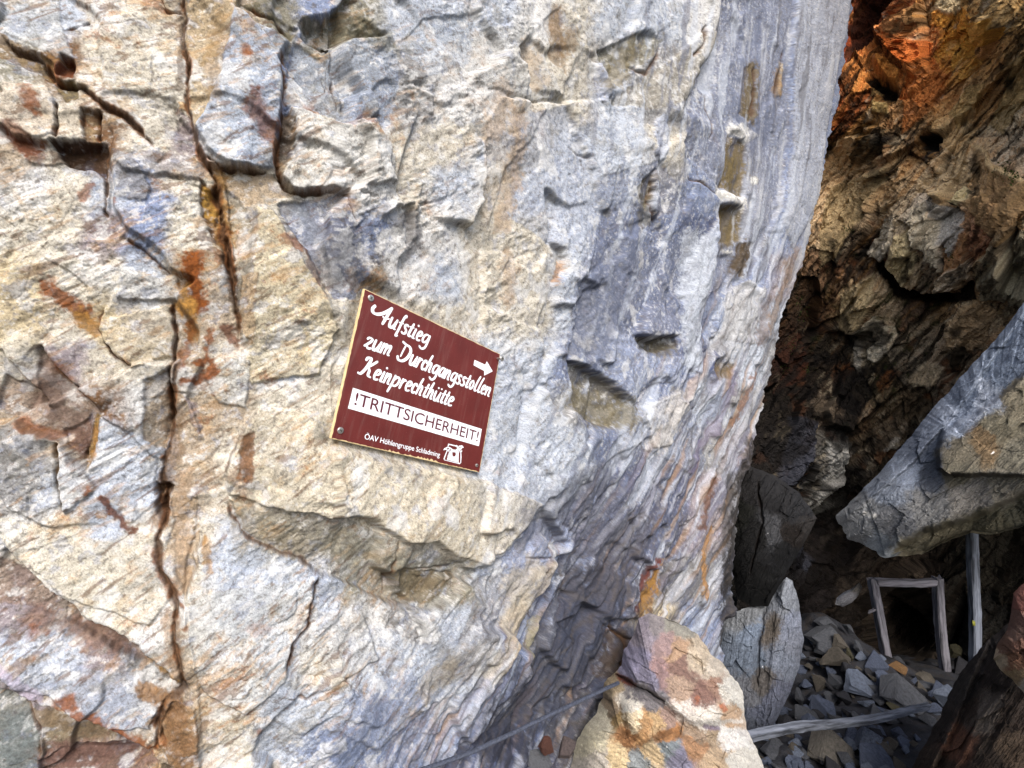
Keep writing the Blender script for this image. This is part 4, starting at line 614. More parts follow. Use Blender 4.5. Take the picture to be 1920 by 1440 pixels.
# ------------------------------------------------------------------ boulders with a traced outline
def boulder(name, label, cat, outline, centre, d0, gx, gy, thick, back, feats, colours, material, fol=None, edge=2.2, grain=1.0, stain=(), M=520, R=230, round_=0.5, contrast=1.0, jump=0.6):
    """A solid stone: its front follows the traced outline, swells towards the camera and is closed by a rougher back."""
    o = np.asarray(outline, float); c = np.asarray(centre, float)
    cl = np.vstack([o, o[:1]]); seg = np.hypot(*(cl[1:]-cl[:-1]).T); acc = np.concatenate([[0], np.cumsum(seg)])
    tt = np.linspace(0, acc[-1], M, endpoint=False); ox = np.interp(tt, acc, cl[:, 0]); oy = np.interp(tt, acc, cl[:, 1])
    jit = 1+edge/100*(fbm(tt/26, tt*0, 1, 3, 401)*1.4)
    r = np.linspace(0.004, 1, R)**0.8
    px = (c[0]+(ox-c[0])[None]*jit[None]*r[:, None]).astype(f32); py = (c[1]+(oy-c[1])[None]*jit[None]*r[:, None]).astype(f32)
    D = d0+gx*(px-c[0])+gy*(py-c[1]); prof = (1-r**(1/round_*1.6))[:, None]*np.ones_like(px)
    seed = sum(map(ord, name))
    wx = 4*fbm(px, py, 30, 3, seed); wy = 4*fbm(px, py, 30, 3, seed+5)
    H = np.zeros(px.shape, f32); crack = relief(px+wx, py+wy, H, feats)
    a = math.radians(fol if fol is not None else 0); al = px*math.cos(a)+py*math.sin(a)+wx; ac = -px*math.sin(a)+py*math.cos(a)+wy
    fb, e1 = facets(al/1.6, ac, 34*grain, seed+7, 0.45, jump); fc, e2 = facets(al/1.6, ac, 11*grain, seed+8, 0.55, jump)
    st = fbm(al/(90*grain), ac/(8*grain), 1, 4, seed+9, 0.6); fi = fbm(px, py, 5*grain, 3, seed+13, 0.7, True)
    damp = np.clip((1-r[:, None])*12, 0, 1)
    H += (0.22*fb+0.22*fc+2.2*grain*terrace(st, 5, 0.12)+0.8*st+0.6*fi)*damp
    Df = D-thick*prof-H*D/F
    V1 = pixel(px, py, Df)
    rb = r[::-1][1:]; pb = px[::-1][1:]; qb = py[::-1][1:]; Db = D[::-1][1:]
    V2 = pixel(pb, qb, Db+back*(1-rb**3)[:, None]+0.02*fbm(pb, qb, 60, 3, seed+17))
    V = np.concatenate([V1, V2], 0)
    cx = px+26*fbm(px, py, 44, 5, seed+21, 0.75); cy = py+26*fbm(px, py, 44, 5, seed+25, 0.75)
    col = idw(cx, cy, [(q[0], q[1], lin(q[2])) for q in colours], 9, 3)
    grey = col.mean(-1, keepdims=True); col = grey+(col-grey)*0.74
    n1 = fbm(al/40, ac/9, 1, 4, seed+29, 0.65); n2 = fbm(px, py, 6, 3, seed+33, 0.7)
    col = col*(1+contrast*(0.40*n1+0.35*n2))[..., None]
    stains(px+wx, py+wy, (n1*0.7+n2*0.6).astype(f32), col, list(stain))
    k = (crack*0.8)[..., None]; col = col*(1-k)+lin((40, 30, 24))*k
    col = np.concatenate([col, np.repeat(col[-1:], len(rb), 0)*1.0], 0)
    n = V.shape[0]*V.shape[1]
    Q = grid_quads(V.shape[0], M, True)
    me = mesh_np(name, V, Q, np.clip(col, 0.004, 0.95)*ALB, False)
    bm = bmesh.new(); bm.from_mesh(me); bm.verts.ensure_lookup_table()
    for ring in (list(range(M)), list(range(n-M, n))):                    # close both poles
        cv = bm.verts.new(sum((bm.verts[i].co for i in ring), Vector())/M); bm.verts.ensure_lookup_table()
        for i in range(M): bm.faces.new((bm.verts[ring[i]], bm.verts[ring[(i+1) % M]], cv))
    bmesh.ops.recalc_face_normals(bm, faces=bm.faces); bm.to_mesh(me); bm.free()
    ob = link(name, me, material)
    tag(ob, label, cat)
    return ob
BM = stone_material('boulder_stone', 170, 0.75, 0.5, 0.3, 0.4); SM = stone_material('grey_slab_stone', 80, 0.9, 0.5, 0.12, 0.45); DM = stone_material('dark_stone', 90, 0.75, 0.6, 0.2, 0.5)  # the last one is for the darkest stones
boulder('boulder', 'angular boulder with a violet face and golden quartz at the foot of the cliff', 'boulder',
        [(1197, 1160), (1220, 1149), (1250, 1160), (1282, 1172), (1307, 1190), (1332, 1222), (1360, 1250), (1382, 1280), (1394, 1300), (1395, 1340), (1402, 1370), (1419, 1405), (1430, 1435), (1450, 1500), (1440, 1620), (1250, 1680), (1080, 1640), (1055, 1500), (1075, 1417), (1082, 1387), (1095, 1365), (1115, 1340), (1130, 1307), (1132, 1280), (1152, 1262), (1165, 1247), (1170, 1217), (1185, 1200)],
        (1250, 1400), 1.95, 0.0003, -0.0006, 0.22, 0.28,
        [('step', [(1150, 1262), (1190, 1283), (1225, 1302), (1262, 1330), (1300, 1360), (1390, 1352)], 16, -12, 70, 50), ('crack', [(1150, 1262), (1192, 1285), (1225, 1302), (1250, 1318)], 3, 20), ('step', [(1222, 1150), (1228, 1200), (1240, 1260), (1235, 1300)], -12, 10, 40, 40), ('step', [(1285, 1180), (1300, 1215), (1330, 1270), (1365, 1310), (1392, 1345)], 10, -16, 30, 40),
         ('blob', 1190, 1345, 24, 34, -15, 22, 3), ('blob', 1185, 1392, 30, 16, 20, -22), ('blob', 1258, 1405, 34, 26, 20, 16, 3), ('step', [(1150, 1290), (1160, 1340), (1170, 1390)], -14, 12, 20, 30), ('step', [(1180, 1400), (1260, 1372), (1330, 1400), (1400, 1450)], -6, 14, 30, 50), ('blob', 1110, 1400, 30, 40, 0, 16)],
        [(1205, 1180, (150, 138, 150)), (1190, 1230, (134, 128, 154)), (1180, 1250, (142, 136, 164)), (1215, 1270, (130, 124, 146)), (1235, 1170, (140, 130, 130)), (1270, 1175, (150, 145, 130)), (1250, 1210, (166, 134, 130)), (1265, 1220, (190, 150, 110)), (1280, 1250, (140, 104, 88)), (1240, 1260, (160, 124, 120)), (1275, 1290, (178, 146, 118)), (1320, 1300, (140, 100, 84)), (1340, 1290, (160, 120, 96)), (1310, 1230, (196, 176, 146)), (1340, 1255, (196, 182, 160)), (1370, 1290, (206, 200, 186)), (1388, 1320, (214, 208, 194)), (1370, 1340, (196, 160, 120)), (1285, 1330, (214, 200, 186)), (1320, 1350, (226, 216, 200)), (1370, 1385, (220, 214, 206)), (1330, 1380, (160, 136, 104)), (1300, 1370, (160, 134, 106)), (1200, 1300, (130, 124, 128)), (1225, 1320, (126, 120, 124)), (1250, 1345, (160, 130, 116)), (1183, 1320, (244, 234, 214)), (1190, 1350, (236, 214, 170)), (1207, 1350, (200, 150, 84)), (1150, 1330, (130, 110, 84)), (1165, 1350, (140, 112, 60)), (1180, 1385, (150, 100, 44)), (1200, 1390, (196, 146, 80)), (1230, 1350, (196, 160, 104)), (1260, 1378, (180, 120, 50)), (1225, 1410, (206, 176, 124)), (1255, 1405, (126, 136, 140)), (1275, 1420, (130, 126, 150)), (1300, 1400, (180, 130, 80)), (1350, 1420, (190, 160, 120)), (1390, 1420, (206, 200, 186)), (1130, 1350, (206, 196, 166)), (1105, 1390, (200, 190, 156)), (1120, 1430, (186, 176, 160)), (1160, 1420, (214, 186, 130)), (1195, 1425, (140, 146, 146)), (1150, 1270, (150, 130, 96)), (1250, 1550, (170, 146, 110))],
        BM, fol=38, grain=1.0, stain=[([(1160, 1270), (1188, 1284)], 7, lin((110, 50, 30)), 0.9), ([(1308, 1312)], 7, lin((190, 110, 70)), 0.6), ([(1353, 1322), (1360, 1332)], 5, lin((190, 100, 56)), 0.7), ([(1250, 1318), (1300, 1358), (1390, 1352)], 5, WHITE, 0.6), ([(1330, 1355), (1385, 1380), (1410, 1402)], 6, WHITE, 0.7), ([(1320, 1362), (1345, 1366)], 5, lin((120, 106, 130)), 0.8)])
boulder('overhanging_slab', 'large blue grey rock slab jutting out above the timber prop', 'rock slab',
        [(1920, 567), (1885, 614), (1849, 657), (1809, 697), (1777, 737), (1748, 766), (1715, 809), (1683, 845), (1657, 878), (1618, 917), (1582, 953), (1567, 968), (1578, 993), (1592, 1011), (1614, 1018), (1632, 1029), (1656, 1044), (1690, 1044), (1726, 1040), (1784, 1011), (1820, 999), (1860, 1004), (1920, 986), (2150, 960), (2330, 720), (2250, 450), (2080, 420)],
        (1860, 850), 3.9, -0.0022, -0.0006, 0.30, 0.9,
        [('step', [(1960, 660), (1920, 701), (1888, 733), (1860, 755), (1831, 777), (1798, 791), (1769, 809), (1757, 842), (1760, 878), (1777, 890), (1827, 890), (1920, 892), (2050, 900)], 22, -8, 160, 40), ('step', [(1640, 1042), (1660, 1040), (1730, 997), (1813, 975), (1920, 925), (2050, 880)], 14, -46, 60, 60), ('blob', 1740, 870, 30, 50, 30, -10), ('step', [(1940, 560), (1850, 690), (1780, 790), (1700, 880), (1590, 970)], -10, 8, 60, 50)],
        [(1900, 620, (132, 148, 172)), (1850, 680, (141, 157, 181)), (1880, 700, (125, 141, 165)), (1800, 740, (127, 143, 168)), (1850, 745, (182, 193, 212)), (1790, 785, (170, 184, 208)), (1740, 790, (132, 145, 168)), (1720, 850, (109, 120, 141)), (1700, 880, (148, 161, 183)), (1660, 910, (141, 152, 170)), (1745, 890, (91, 98, 112)), (1610, 960, (145, 148, 152)), (1600, 1000, (136, 139, 143)), (1680, 980, (127, 129, 134)), (1740, 950, (134, 134, 134)), (1820, 930, (141, 136, 129)), (1900, 910, (143, 136, 120)), (1650, 1030, (170, 180, 190)), (1800, 850, (139, 129, 107)), (1870, 800, (143, 134, 109)), (1850, 830, (155, 127, 87)), (1900, 860, (136, 129, 109)), (1910, 750, (143, 132, 107)), (1790, 880, (125, 118, 98)), (1760, 1015, (132, 123, 96)), (1850, 985, (123, 116, 91)), (1920, 960, (113, 109, 89)), (1700, 1035, (136, 127, 100)), (2150, 700, (136, 129, 116)), (2150, 900, (125, 118, 103))],
        SM, fol=-38, grain=1.3, jump=0.15, stain=[([(1622, 962), (1640, 968)], 5, WHITE, 0.9)], contrast=0.9)
boulder('upright_slab', 'pale streaked rock slab standing upright between the cliff and the rubble', 'rock slab',
        [(1437, 1134), (1458, 1102), (1474, 1082), (1486, 1090), (1496, 1120), (1502, 1160), (1507, 1200), (1499, 1249), (1482, 1297), (1456, 1350), (1437, 1380), (1400, 1398), (1350, 1410), (1330, 1380), (1335, 1250), (1350, 1170), (1380, 1145), (1410, 1137)],
        (1430, 1250), 3.35, -0.0004, 0, 0.10, 0.3,
        [('crack', [(1437, 1135), (1425, 1200), (1420, 1290)], 4, 10), ('step', [(1470, 1080), (1450, 1180), (1440, 1300), (1420, 1380)], 6, -6, 20, 20)],
        [(1400, 1150, (117, 121, 126)), (1420, 1180, (114, 130, 152)), (1470, 1130, (124, 130, 140)), (1480, 1180, (127, 135, 154)), (1440, 1180, (100, 91, 81)), (1410, 1240, (107, 121, 140)), (1460, 1240, (120, 129, 146)), (1430, 1280, (100, 95, 91)), (1400, 1300, (107, 110, 118)), (1440, 1330, (97, 104, 124)), (1400, 1370, (90, 97, 112)), (1490, 1200, (117, 123, 138)), (1452, 1300, (100, 106, 126))],
        SM, fol=100, grain=1.0, contrast=1.2, R=150, M=360)
boulder('rock_wedge', 'dark wedge of rock hanging between the cliff edge and the upright slab', 'rock',
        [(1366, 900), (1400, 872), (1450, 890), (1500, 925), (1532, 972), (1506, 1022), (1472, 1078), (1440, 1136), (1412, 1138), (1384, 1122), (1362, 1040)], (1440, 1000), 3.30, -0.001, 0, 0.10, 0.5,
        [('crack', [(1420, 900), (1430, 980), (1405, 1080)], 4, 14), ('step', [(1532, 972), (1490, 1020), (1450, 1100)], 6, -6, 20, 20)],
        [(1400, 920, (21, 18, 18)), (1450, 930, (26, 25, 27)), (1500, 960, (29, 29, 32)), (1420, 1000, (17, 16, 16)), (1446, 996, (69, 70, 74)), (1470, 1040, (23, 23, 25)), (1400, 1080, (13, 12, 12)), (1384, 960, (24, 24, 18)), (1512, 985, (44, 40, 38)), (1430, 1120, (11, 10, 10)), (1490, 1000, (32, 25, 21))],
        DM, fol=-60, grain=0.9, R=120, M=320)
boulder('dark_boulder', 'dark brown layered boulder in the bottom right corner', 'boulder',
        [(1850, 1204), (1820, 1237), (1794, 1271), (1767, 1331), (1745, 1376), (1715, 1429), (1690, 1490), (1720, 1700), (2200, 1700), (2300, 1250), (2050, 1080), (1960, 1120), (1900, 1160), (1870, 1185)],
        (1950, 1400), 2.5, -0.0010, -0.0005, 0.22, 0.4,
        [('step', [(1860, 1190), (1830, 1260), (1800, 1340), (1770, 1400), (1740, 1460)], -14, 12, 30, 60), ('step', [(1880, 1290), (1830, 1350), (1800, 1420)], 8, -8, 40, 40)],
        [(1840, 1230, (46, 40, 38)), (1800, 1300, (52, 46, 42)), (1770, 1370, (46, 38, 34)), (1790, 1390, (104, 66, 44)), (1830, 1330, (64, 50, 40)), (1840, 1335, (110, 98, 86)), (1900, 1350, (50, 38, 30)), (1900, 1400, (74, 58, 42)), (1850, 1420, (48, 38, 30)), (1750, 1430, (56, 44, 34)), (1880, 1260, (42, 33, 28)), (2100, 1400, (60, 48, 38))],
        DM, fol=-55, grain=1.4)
boulder('rusty_block', 'reddish rusty block of rock lying on the dark boulder', 'rock',
        [(1900, 1112), (1925, 1088), (2000, 1075), (2030, 1200), (2010, 1330), (1945, 1330), (1920, 1300), (1895, 1272), (1876, 1256), (1862, 1236), (1870, 1208), (1888, 1182), (1896, 1150)],
        (1940, 1210), 2.2, -0.0008, -0.0003, 0.12, 0.12,
        [('step', [(1862, 1236), (1890, 1225), (1925, 1215)], 8, -10, 20, 30), ('step', [(1880, 1190), (1900, 1200), (1930, 1190)], -6, 8, 20, 20)],
        [(1905, 1120, (130, 74, 58)), (1900, 1160, (116, 80, 66)), (1910, 1190, (140, 104, 84)), (1880, 1210, (110, 74, 52)), (1875, 1235, (186, 164, 130)), (1900, 1240, (150, 100, 66)), (1905, 1265, (166, 136, 90)), (1920, 1290, (190, 176, 156)), (1915, 1210, (104, 66, 48))],
        BM, fol=40, grain=0.9, R=120, M=300)
boulder('hanging_rock', 'small pale rock point hanging from the cave roof left of the timber frame', 'rock',
        [(1566, 1133), (1569, 1121), (1582, 1110), (1596, 1104), (1612, 1092), (1617, 1101), (1610, 1116), (1597, 1130), (1580, 1138)], (1592, 1117), 5.2, 0, 0, 0.05, 0.3, [],
        [(1580, 1122, (150, 150, 156)), (1610, 1085, (110, 106, 100)), (1640, 1055, (90, 80, 66))], SM, fol=-45, grain=0.7, R=60, M=140)

# ------------------------------------------------------------------ loose stones
STONE_MATS = {}
def stone_mat(rgb):
    if rgb in STONE_MATS: return STONE_MATS[rgb]
    m, nt, b = mat('loose_stone', 0.8, 0.25); L = nt.links.new
    tc = N(nt, 'ShaderNodeTexCoord'); mp = N(nt, 'ShaderNodeMapping'); mp.inputs['Scale'].default_value = (1, 1, 5.0)
    oi = N(nt, 'ShaderNodeObjectInfo'); ad = N(nt, 'ShaderNodeVectorMath', operation='ADD'); L(tc.outputs['Object'], ad.inputs[0]); L(oi.outputs['Random'], ad.inputs[1]); L(ad.outputs[0], mp.inputs['Vector'])
    n1 = N(nt, 'ShaderNodeTexNoise', i_Scale=14.0, i_Detail=8.0, i_Roughness=0.7); L(mp.outputs[0], n1.inputs['Vector'])
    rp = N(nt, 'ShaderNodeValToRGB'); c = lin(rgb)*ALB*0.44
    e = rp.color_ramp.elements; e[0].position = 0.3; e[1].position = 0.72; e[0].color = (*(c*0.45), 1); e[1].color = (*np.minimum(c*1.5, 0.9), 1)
    q = e.new(0.5); q.color = (*c, 1)
    L(n1.outputs['Fac'], rp.inputs['Fac']); L(rp.outputs['Color'], b.inputs['Base Color'])
    n2 = N(nt, 'ShaderNodeTexNoise', i_Scale=45.0, i_Detail=8.0, i_Roughness=0.75); L(mp.outputs[0], n2.inputs['Vector'])
    bp = N(nt, 'ShaderNodeBump'); bp.inputs['Strength'].default_value = 0.7; bp.inputs['Distance'].default_value = 0.012
    L(n2.outputs['Fac'], bp.inputs['Height']); L(bp.outputs['Normal'], b.inputs['Normal'])
    STONE_MATS[rgb] = m; return m
def stone_mesh(rng, flat=0.4):
    bm = bmesh.new()
    for _ in range(rng.randint(9, 15)):
        a = rng.uniform(0, 2*math.pi); r = rng.uniform(0.72, 1.0)
        bm.verts.new((math.cos(a)*r*0.5, math.sin(a)*r*0.42, rng.choice((-1, 1))*rng.uniform(0.6, 1)*0.5*flat))
    bmesh.ops.convex_hull(bm, input=list(bm.verts))
    bmesh.ops.delete(bm, geom=[v for v in bm.verts if not v.link_faces], context='VERTS')
    bmesh.ops.bevel(bm, geom=list(bm.edges), offset=0.018, segments=1, affect='EDGES')
    bmesh.ops.triangulate(bm, faces=list(bm.faces))
    for _ in range(2): bmesh.ops.subdivide_edges(bm, edges=[e for e in bm.edges if e.calc_length() > 0.10], cuts=1, use_grid_fill=False)
    for v in bm.verts: v.co += Vector((rng.gauss(0, 1), rng.gauss(0, 1), rng.gauss(0, 1)))*0.007
    me = bpy.data.meshes.new('stone'); bm.to_mesh(me); bm.free(); return me
rng = random.Random(5)
PROTO = [stone_mesh(rng, f) for f in (0.28, 0.34, 0.4, 0.46, 0.52, 0.6, 0.36, 0.44)]
def stone(cx, cy, w, h, ang, rgb, label, group, depth=None, sink=0.30, name='stone'):
    """A stone seen w x h pixels large at a place of the heap."""
    d = depth if depth else ground_hit(cx, cy+h*0.35)
    size = w*d/F
    me = rng.choice(PROTO).copy(); me.materials.clear()
    o = link(name, me, stone_mat(rgb))
    flat = h/w
    o.scale = (size, size*0.9, size*min(0.95, max(0.45, flat*1.1)))
    o.rotation_euler = (math.radians(rng.uniform(18, 42)), math.radians(ang), math.radians(rng.uniform(-25, 25)))
    p = pixel(cx, cy, d); o.location = p
    tag(o, label, 'stone', group); return o
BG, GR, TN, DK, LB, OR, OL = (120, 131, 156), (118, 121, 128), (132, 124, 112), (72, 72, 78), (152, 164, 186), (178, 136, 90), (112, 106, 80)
HEAP = 'loose angular stone in the rubble heap below the timber posts'
GH = 'stones of the rubble heap'
big = [  # crop pixels at 2.667 from (1400, 900): centre, width, height, tilt, colour
    (395, 790, 190, 90, 8, GR), (470, 815, 120, 80, 20, TN), (440, 905, 150, 120, -25, TN), (515, 940, 110, 90, 10, DK), (635, 905, 150, 110, 20, BG), (575, 1022, 210, 90, 12, LB), (705, 1002, 150, 60, 5, BG), (905, 1000, 175, 95, -8, GR), (955, 1045, 120, 80, 10, BG), (1000, 1085, 130, 160, -40, LB), (780, 1072, 260, 110, 12, GR), (595, 1095, 100, 70, 0, LB), (330, 880, 60, 80, 0, GR), (370, 915, 70, 55, 0, TN), (350, 1010, 100, 80, -30, TN), (440, 1005, 80, 70, 0, GR), (295, 1030, 70, 70, 0, BG), (270, 1080, 110, 70, 25, GR), (375, 1140, 140, 90, 10, BG), (285, 1175, 130, 80, 15, GR), (480, 1090, 90, 70, 20, DK), (320, 1220, 110, 70, -10, BG), (520, 1150, 120, 70, 20, DK), (640, 1160, 110, 60, 20, GR), (700, 1140, 120, 60, 10, BG), (905, 1205, 90, 60, -20, GR), (600, 1300, 140, 120, -15, LB), (530, 1285, 100, 90, -20, BG), (640, 1400, 230, 90, 12, BG), (690, 1345, 100, 80, 20, TN), (485, 1395, 90, 70, 0, GR), (150, 1370, 190, 50, 15, GR), (235, 1415, 120, 50, -10, BG), (170, 1425, 110, 50, 20, GR), (415, 1425, 110, 60, 0, DK), (750, 1420, 90, 60, 0, TN), (1065, 860, 110, 65, 0, OL), (1070, 930, 120, 90, 0, DK), (395, 715, 110, 50, 15, GR), (505, 745, 70, 90, 45, GR), (445, 745, 90, 50, 10, DK), (310, 935, 50, 60, 0, TN), (565, 835, 90, 60, 25, GR), (620, 970, 80, 50, 0, DK), (860, 1090, 90, 60, 15, DK), (200, 1215, 100, 70, 0, DK), (180, 1260, 100, 60, 10, BG), (450, 1170, 100, 60, 5, GR), (800, 1010, 70, 50, 5, DK), (560, 1195, 110, 50, 8, GR), (790, 1210, 90, 50, 0, DK), (330, 1180, 70, 50, 30, GR), (420, 1085, 80, 60, -10, GR), (520, 870, 80, 60, 20, OL), (400, 850, 120, 70, 10, GR)]
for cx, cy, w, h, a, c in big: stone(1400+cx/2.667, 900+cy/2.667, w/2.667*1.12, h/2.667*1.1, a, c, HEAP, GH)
stone(1400+760/2.667, 900+945/2.667, 112/2.667, 60/2.667, -8, OR, 'orange brown stone at the foot of the left leaning post', None)
stone(1400+415/2.667, 900+1345/2.667, 260/2.667, 125/2.667, -6, (146, 140, 130), 'large tan and grey stone lying just below the fallen beam', None)
stone(1400+740/2.667, 900+1145/2.667, 105/2.667, 40/2.667, 3, OL, 'flat olive green stone resting just above the fallen beam', None)
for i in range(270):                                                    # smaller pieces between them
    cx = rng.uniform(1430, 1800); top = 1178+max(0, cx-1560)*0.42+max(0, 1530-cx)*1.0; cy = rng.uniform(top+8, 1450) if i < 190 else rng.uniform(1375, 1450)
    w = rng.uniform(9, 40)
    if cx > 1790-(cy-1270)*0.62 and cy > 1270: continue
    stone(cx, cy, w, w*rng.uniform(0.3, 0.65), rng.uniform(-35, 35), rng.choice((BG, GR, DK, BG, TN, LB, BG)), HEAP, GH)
SG = 'stones at the foot of the cliff'
for i, (cx, cy, w, h, a, c, lab) in enumerate([(1027, 1398, 46, 40, 30, (140, 92, 76), 'small reddish stone left of the big boulder'), (1062, 1402, 50, 44, -30, (146, 130, 126), 'pinkish grey stone leaning on the left side of the big boulder'), (1010, 1425, 60, 30, 10, (150, 152, 158), 'light grey stone below the small reddish stone')]):
    stone(cx, cy, w, h, a, c, lab, None, depth=1.62)

# ------------------------------------------------------------------ weathered timber
def wood_material(name, rgb):
    m, nt, b = mat(name, 0.85, 0.2); L = nt.links.new
    tc = N(nt, 'ShaderNodeTexCoord'); mp = N(nt, 'ShaderNodeMapping'); mp.inputs['Scale'].default_value = (38, 38, 2.6); L(tc.outputs['Object'], mp.inputs['Vector'])
    n1 = N(nt, 'ShaderNodeTexNoise', i_Scale=1.0, i_Detail=7.0, i_Roughness=0.65); L(mp.outputs[0], n1.inputs['Vector'])
    rp = N(nt, 'ShaderNodeValToRGB'); c = lin(rgb)*ALB; e = rp.color_ramp.elements
    e[0].position = 0.38; e[0].color = (*(c*0.25), 1); e[1].position = 0.60; e[1].color = (*(c*1.2), 1)
    L(n1.outputs['Fac'], rp.inputs['Fac']); L(rp.outputs['Color'], b.inputs['Base Color'])
    bp = N(nt, 'ShaderNodeBump'); bp.inputs['Strength'].default_value = 0.6; bp.inputs['Distance'].default_value = 0.006; L(n1.outputs['Fac'], bp.inputs['Height']); L(bp.outputs['Normal'], b.inputs['Normal'])
    return m
WOOD = wood_material('grey_weathered_wood', (134, 132, 140)); WOODW = wood_material('damp_weathered_wood', (128, 134, 146))
def beam(name, p0, p1, w, dpt, m, parent=None, seed=1, nseg=14, rough=0.06, taper=1.0, bow=0.0):
    """A hewn timber from p0 to p1: an eight sided section with chamfers, slight bow and uneven faces."""
    r = random.Random(seed); p0 = Vector(p0); p1 = Vector(p1); z = (p1-p0); L = z.length; z.normalize()
    x = z.cross(Vector((0, 1, 0))).normalized(); y = z.cross(x)
    bm = bmesh.new(); rings = []
    ph = r.uniform(0, 6)
    for i in range(nseg+1):
        t = i/nseg; k = 1+(taper-1)*t; off = Vector(((math.sin(t*5+ph)*0.12+bow*(math.sin(t*6.5+0.6)*0.5+math.sin(t*2.6)*0.6))*w, math.cos(t*4+ph)*0.10*w, 0)); ring = []
        for sx, sy in ((-1, -.72), (-.72, -1), (.72, -1), (1, -.72), (1, .72), (.72, 1), (-.72, 1), (-1, .72)):
            ring.append(bm.verts.new((sx*w/2*k*(1+r.gauss(0, rough))+off.x, sy*dpt/2*k*(1+r.gauss(0, rough))+off.y, t*L+(r.gauss(0, 0.012) if i in (0, nseg) else 0))))
        rings.append(ring)
    for a, b_ in zip(rings, rings[1:]):
        for i in range(8): bm.faces.new((a[i], a[(i+1) % 8], b_[(i+1) % 8], b_[i]))
    bm.faces.new(rings[0][::-1]); bm.faces.new(rings[-1])
    bmesh.ops.recalc_face_normals(bm, faces=bm.faces)
    me = bpy.data.meshes.new(name); bm.to_mesh(me); bm.free()
    o = link(name, me, m)
    M = Matrix((x, y, z)).transposed().to_4x4(); M.translation = p0
    if parent is not None: o.parent = parent; M = parent.matrix_basis.inverted()@M
    o.matrix_basis = M
    return o
FD = 5.05
fr = empty('timber_support', pixel(1715, 1256, FD))
tag(fr, 'grey wooden support of two leaning posts and a lintel at the tunnel mouth', 'timber support')
beam('post', pixel(1670, 1262, FD), pixel(1634, 1086, FD), 0.072, 0.08, WOOD, fr, 1); beam('post', pixel(1773, 1278, FD), pixel(1757, 1083, FD), 0.076, 0.08, WOOD, fr, 2); beam('lintel', pixel(1641, 1093, FD-0.01), pixel(1749, 1092, FD-0.01), 0.066, 0.075, WOOD, fr, 3, 8)
beam('splinter', pixel(1630, 1148, FD-0.05), pixel(1639, 1143, FD-0.05), 0.022, 0.02, WOOD, fr, 4, 3)
PD = 4.35
prop = empty('timber_prop', pixel(1827, 1225, PD)); tag(prop, 'single upright wooden prop holding up the overhanging slab', 'timber prop')
beam('post', pixel(1828, 1245, PD), pixel(1823, 995, PD), 0.068, 0.07, WOODW, prop, 5, 18)
ym = beam('paint_mark', pixel(1826, 1171, PD-0.037), pixel(1826, 1166, PD-0.037), 0.022, 0.004, plain_material('yellow_paint', (112, 112, 36), 0.7), prop, 6, 3)
d0, d1 = 2.75, 3.55
lg = beam('fallen_beam', pixel(1385, 1393, d0), pixel(1736, 1331, d1), 0.044, 0.05, WOODW, None, 7, 30, 0.12, 0.8, bow=0.9); tag(lg, 'weathered wooden beam lying across the rubble', 'beam')

# ------------------------------------------------------------------ steel cable along the foot of the cliff
def cable():
    pts = []
    for px, py, d in [(-200, 1640, 0.92), (250, 1585, 1.02), (500, 1530, 1.12), (700, 1472, 1.22), (800, 1441, 1.30), (880, 1412, 1.38), (960, 1375, 1.47), (1040, 1336, 1.58), (1100, 1308, 1.68), (1140, 1289, 1.76), (1160, 1280, 1.84)]: pts.append(pixel(px, py, d))
    pts = np.array(pts); t = np.linspace(0, len(pts)-1, 1600); P = np.stack([np.interp(t, range(len(pts)), pts[:, i]) for i in range(3)], -1)
    k = np.ones(61)/61
    for i in range(3): P[:, i] = np.convolve(np.pad(P[:, i], 30, 'edge'), k, 'valid')
    T = np.gradient(P, axis=0); T /= np.linalg.norm(T, axis=1, keepdims=True); X = np.cross(T, [0, 0, 1.0]); X /= np.linalg.norm(X, axis=1, keepdims=True); Y = np.cross(T, X)
    arc = np.concatenate([[0], np.cumsum(np.linalg.norm(np.diff(P, axis=0), axis=1))])
    M = 36; a = np.linspace(0, 2*np.pi, M, endpoint=False)
    rad = 0.0052*(1+0.34*np.abs(np.sin(3*(a[None]+arc[:, None]*2*np.pi/0.075)))-0.08)
    V = P[:, None]+rad[..., None]*(np.cos(a)[None, :, None]*X[:, None]+np.sin(a)[None, :, None]*Y[:, None])
    me = mesh_np('steel_cable', V, grid_quads(1600, M, True), None, True)
    o = link('steel_cable', me, plain_material('dull_steel', (66, 70, 82), 0.6, 0.4, 0.4, 160, 0.1, 0.25)); tag(o, 'thin twisted steel cable strung along the foot of the cliff', 'cable')
cable()

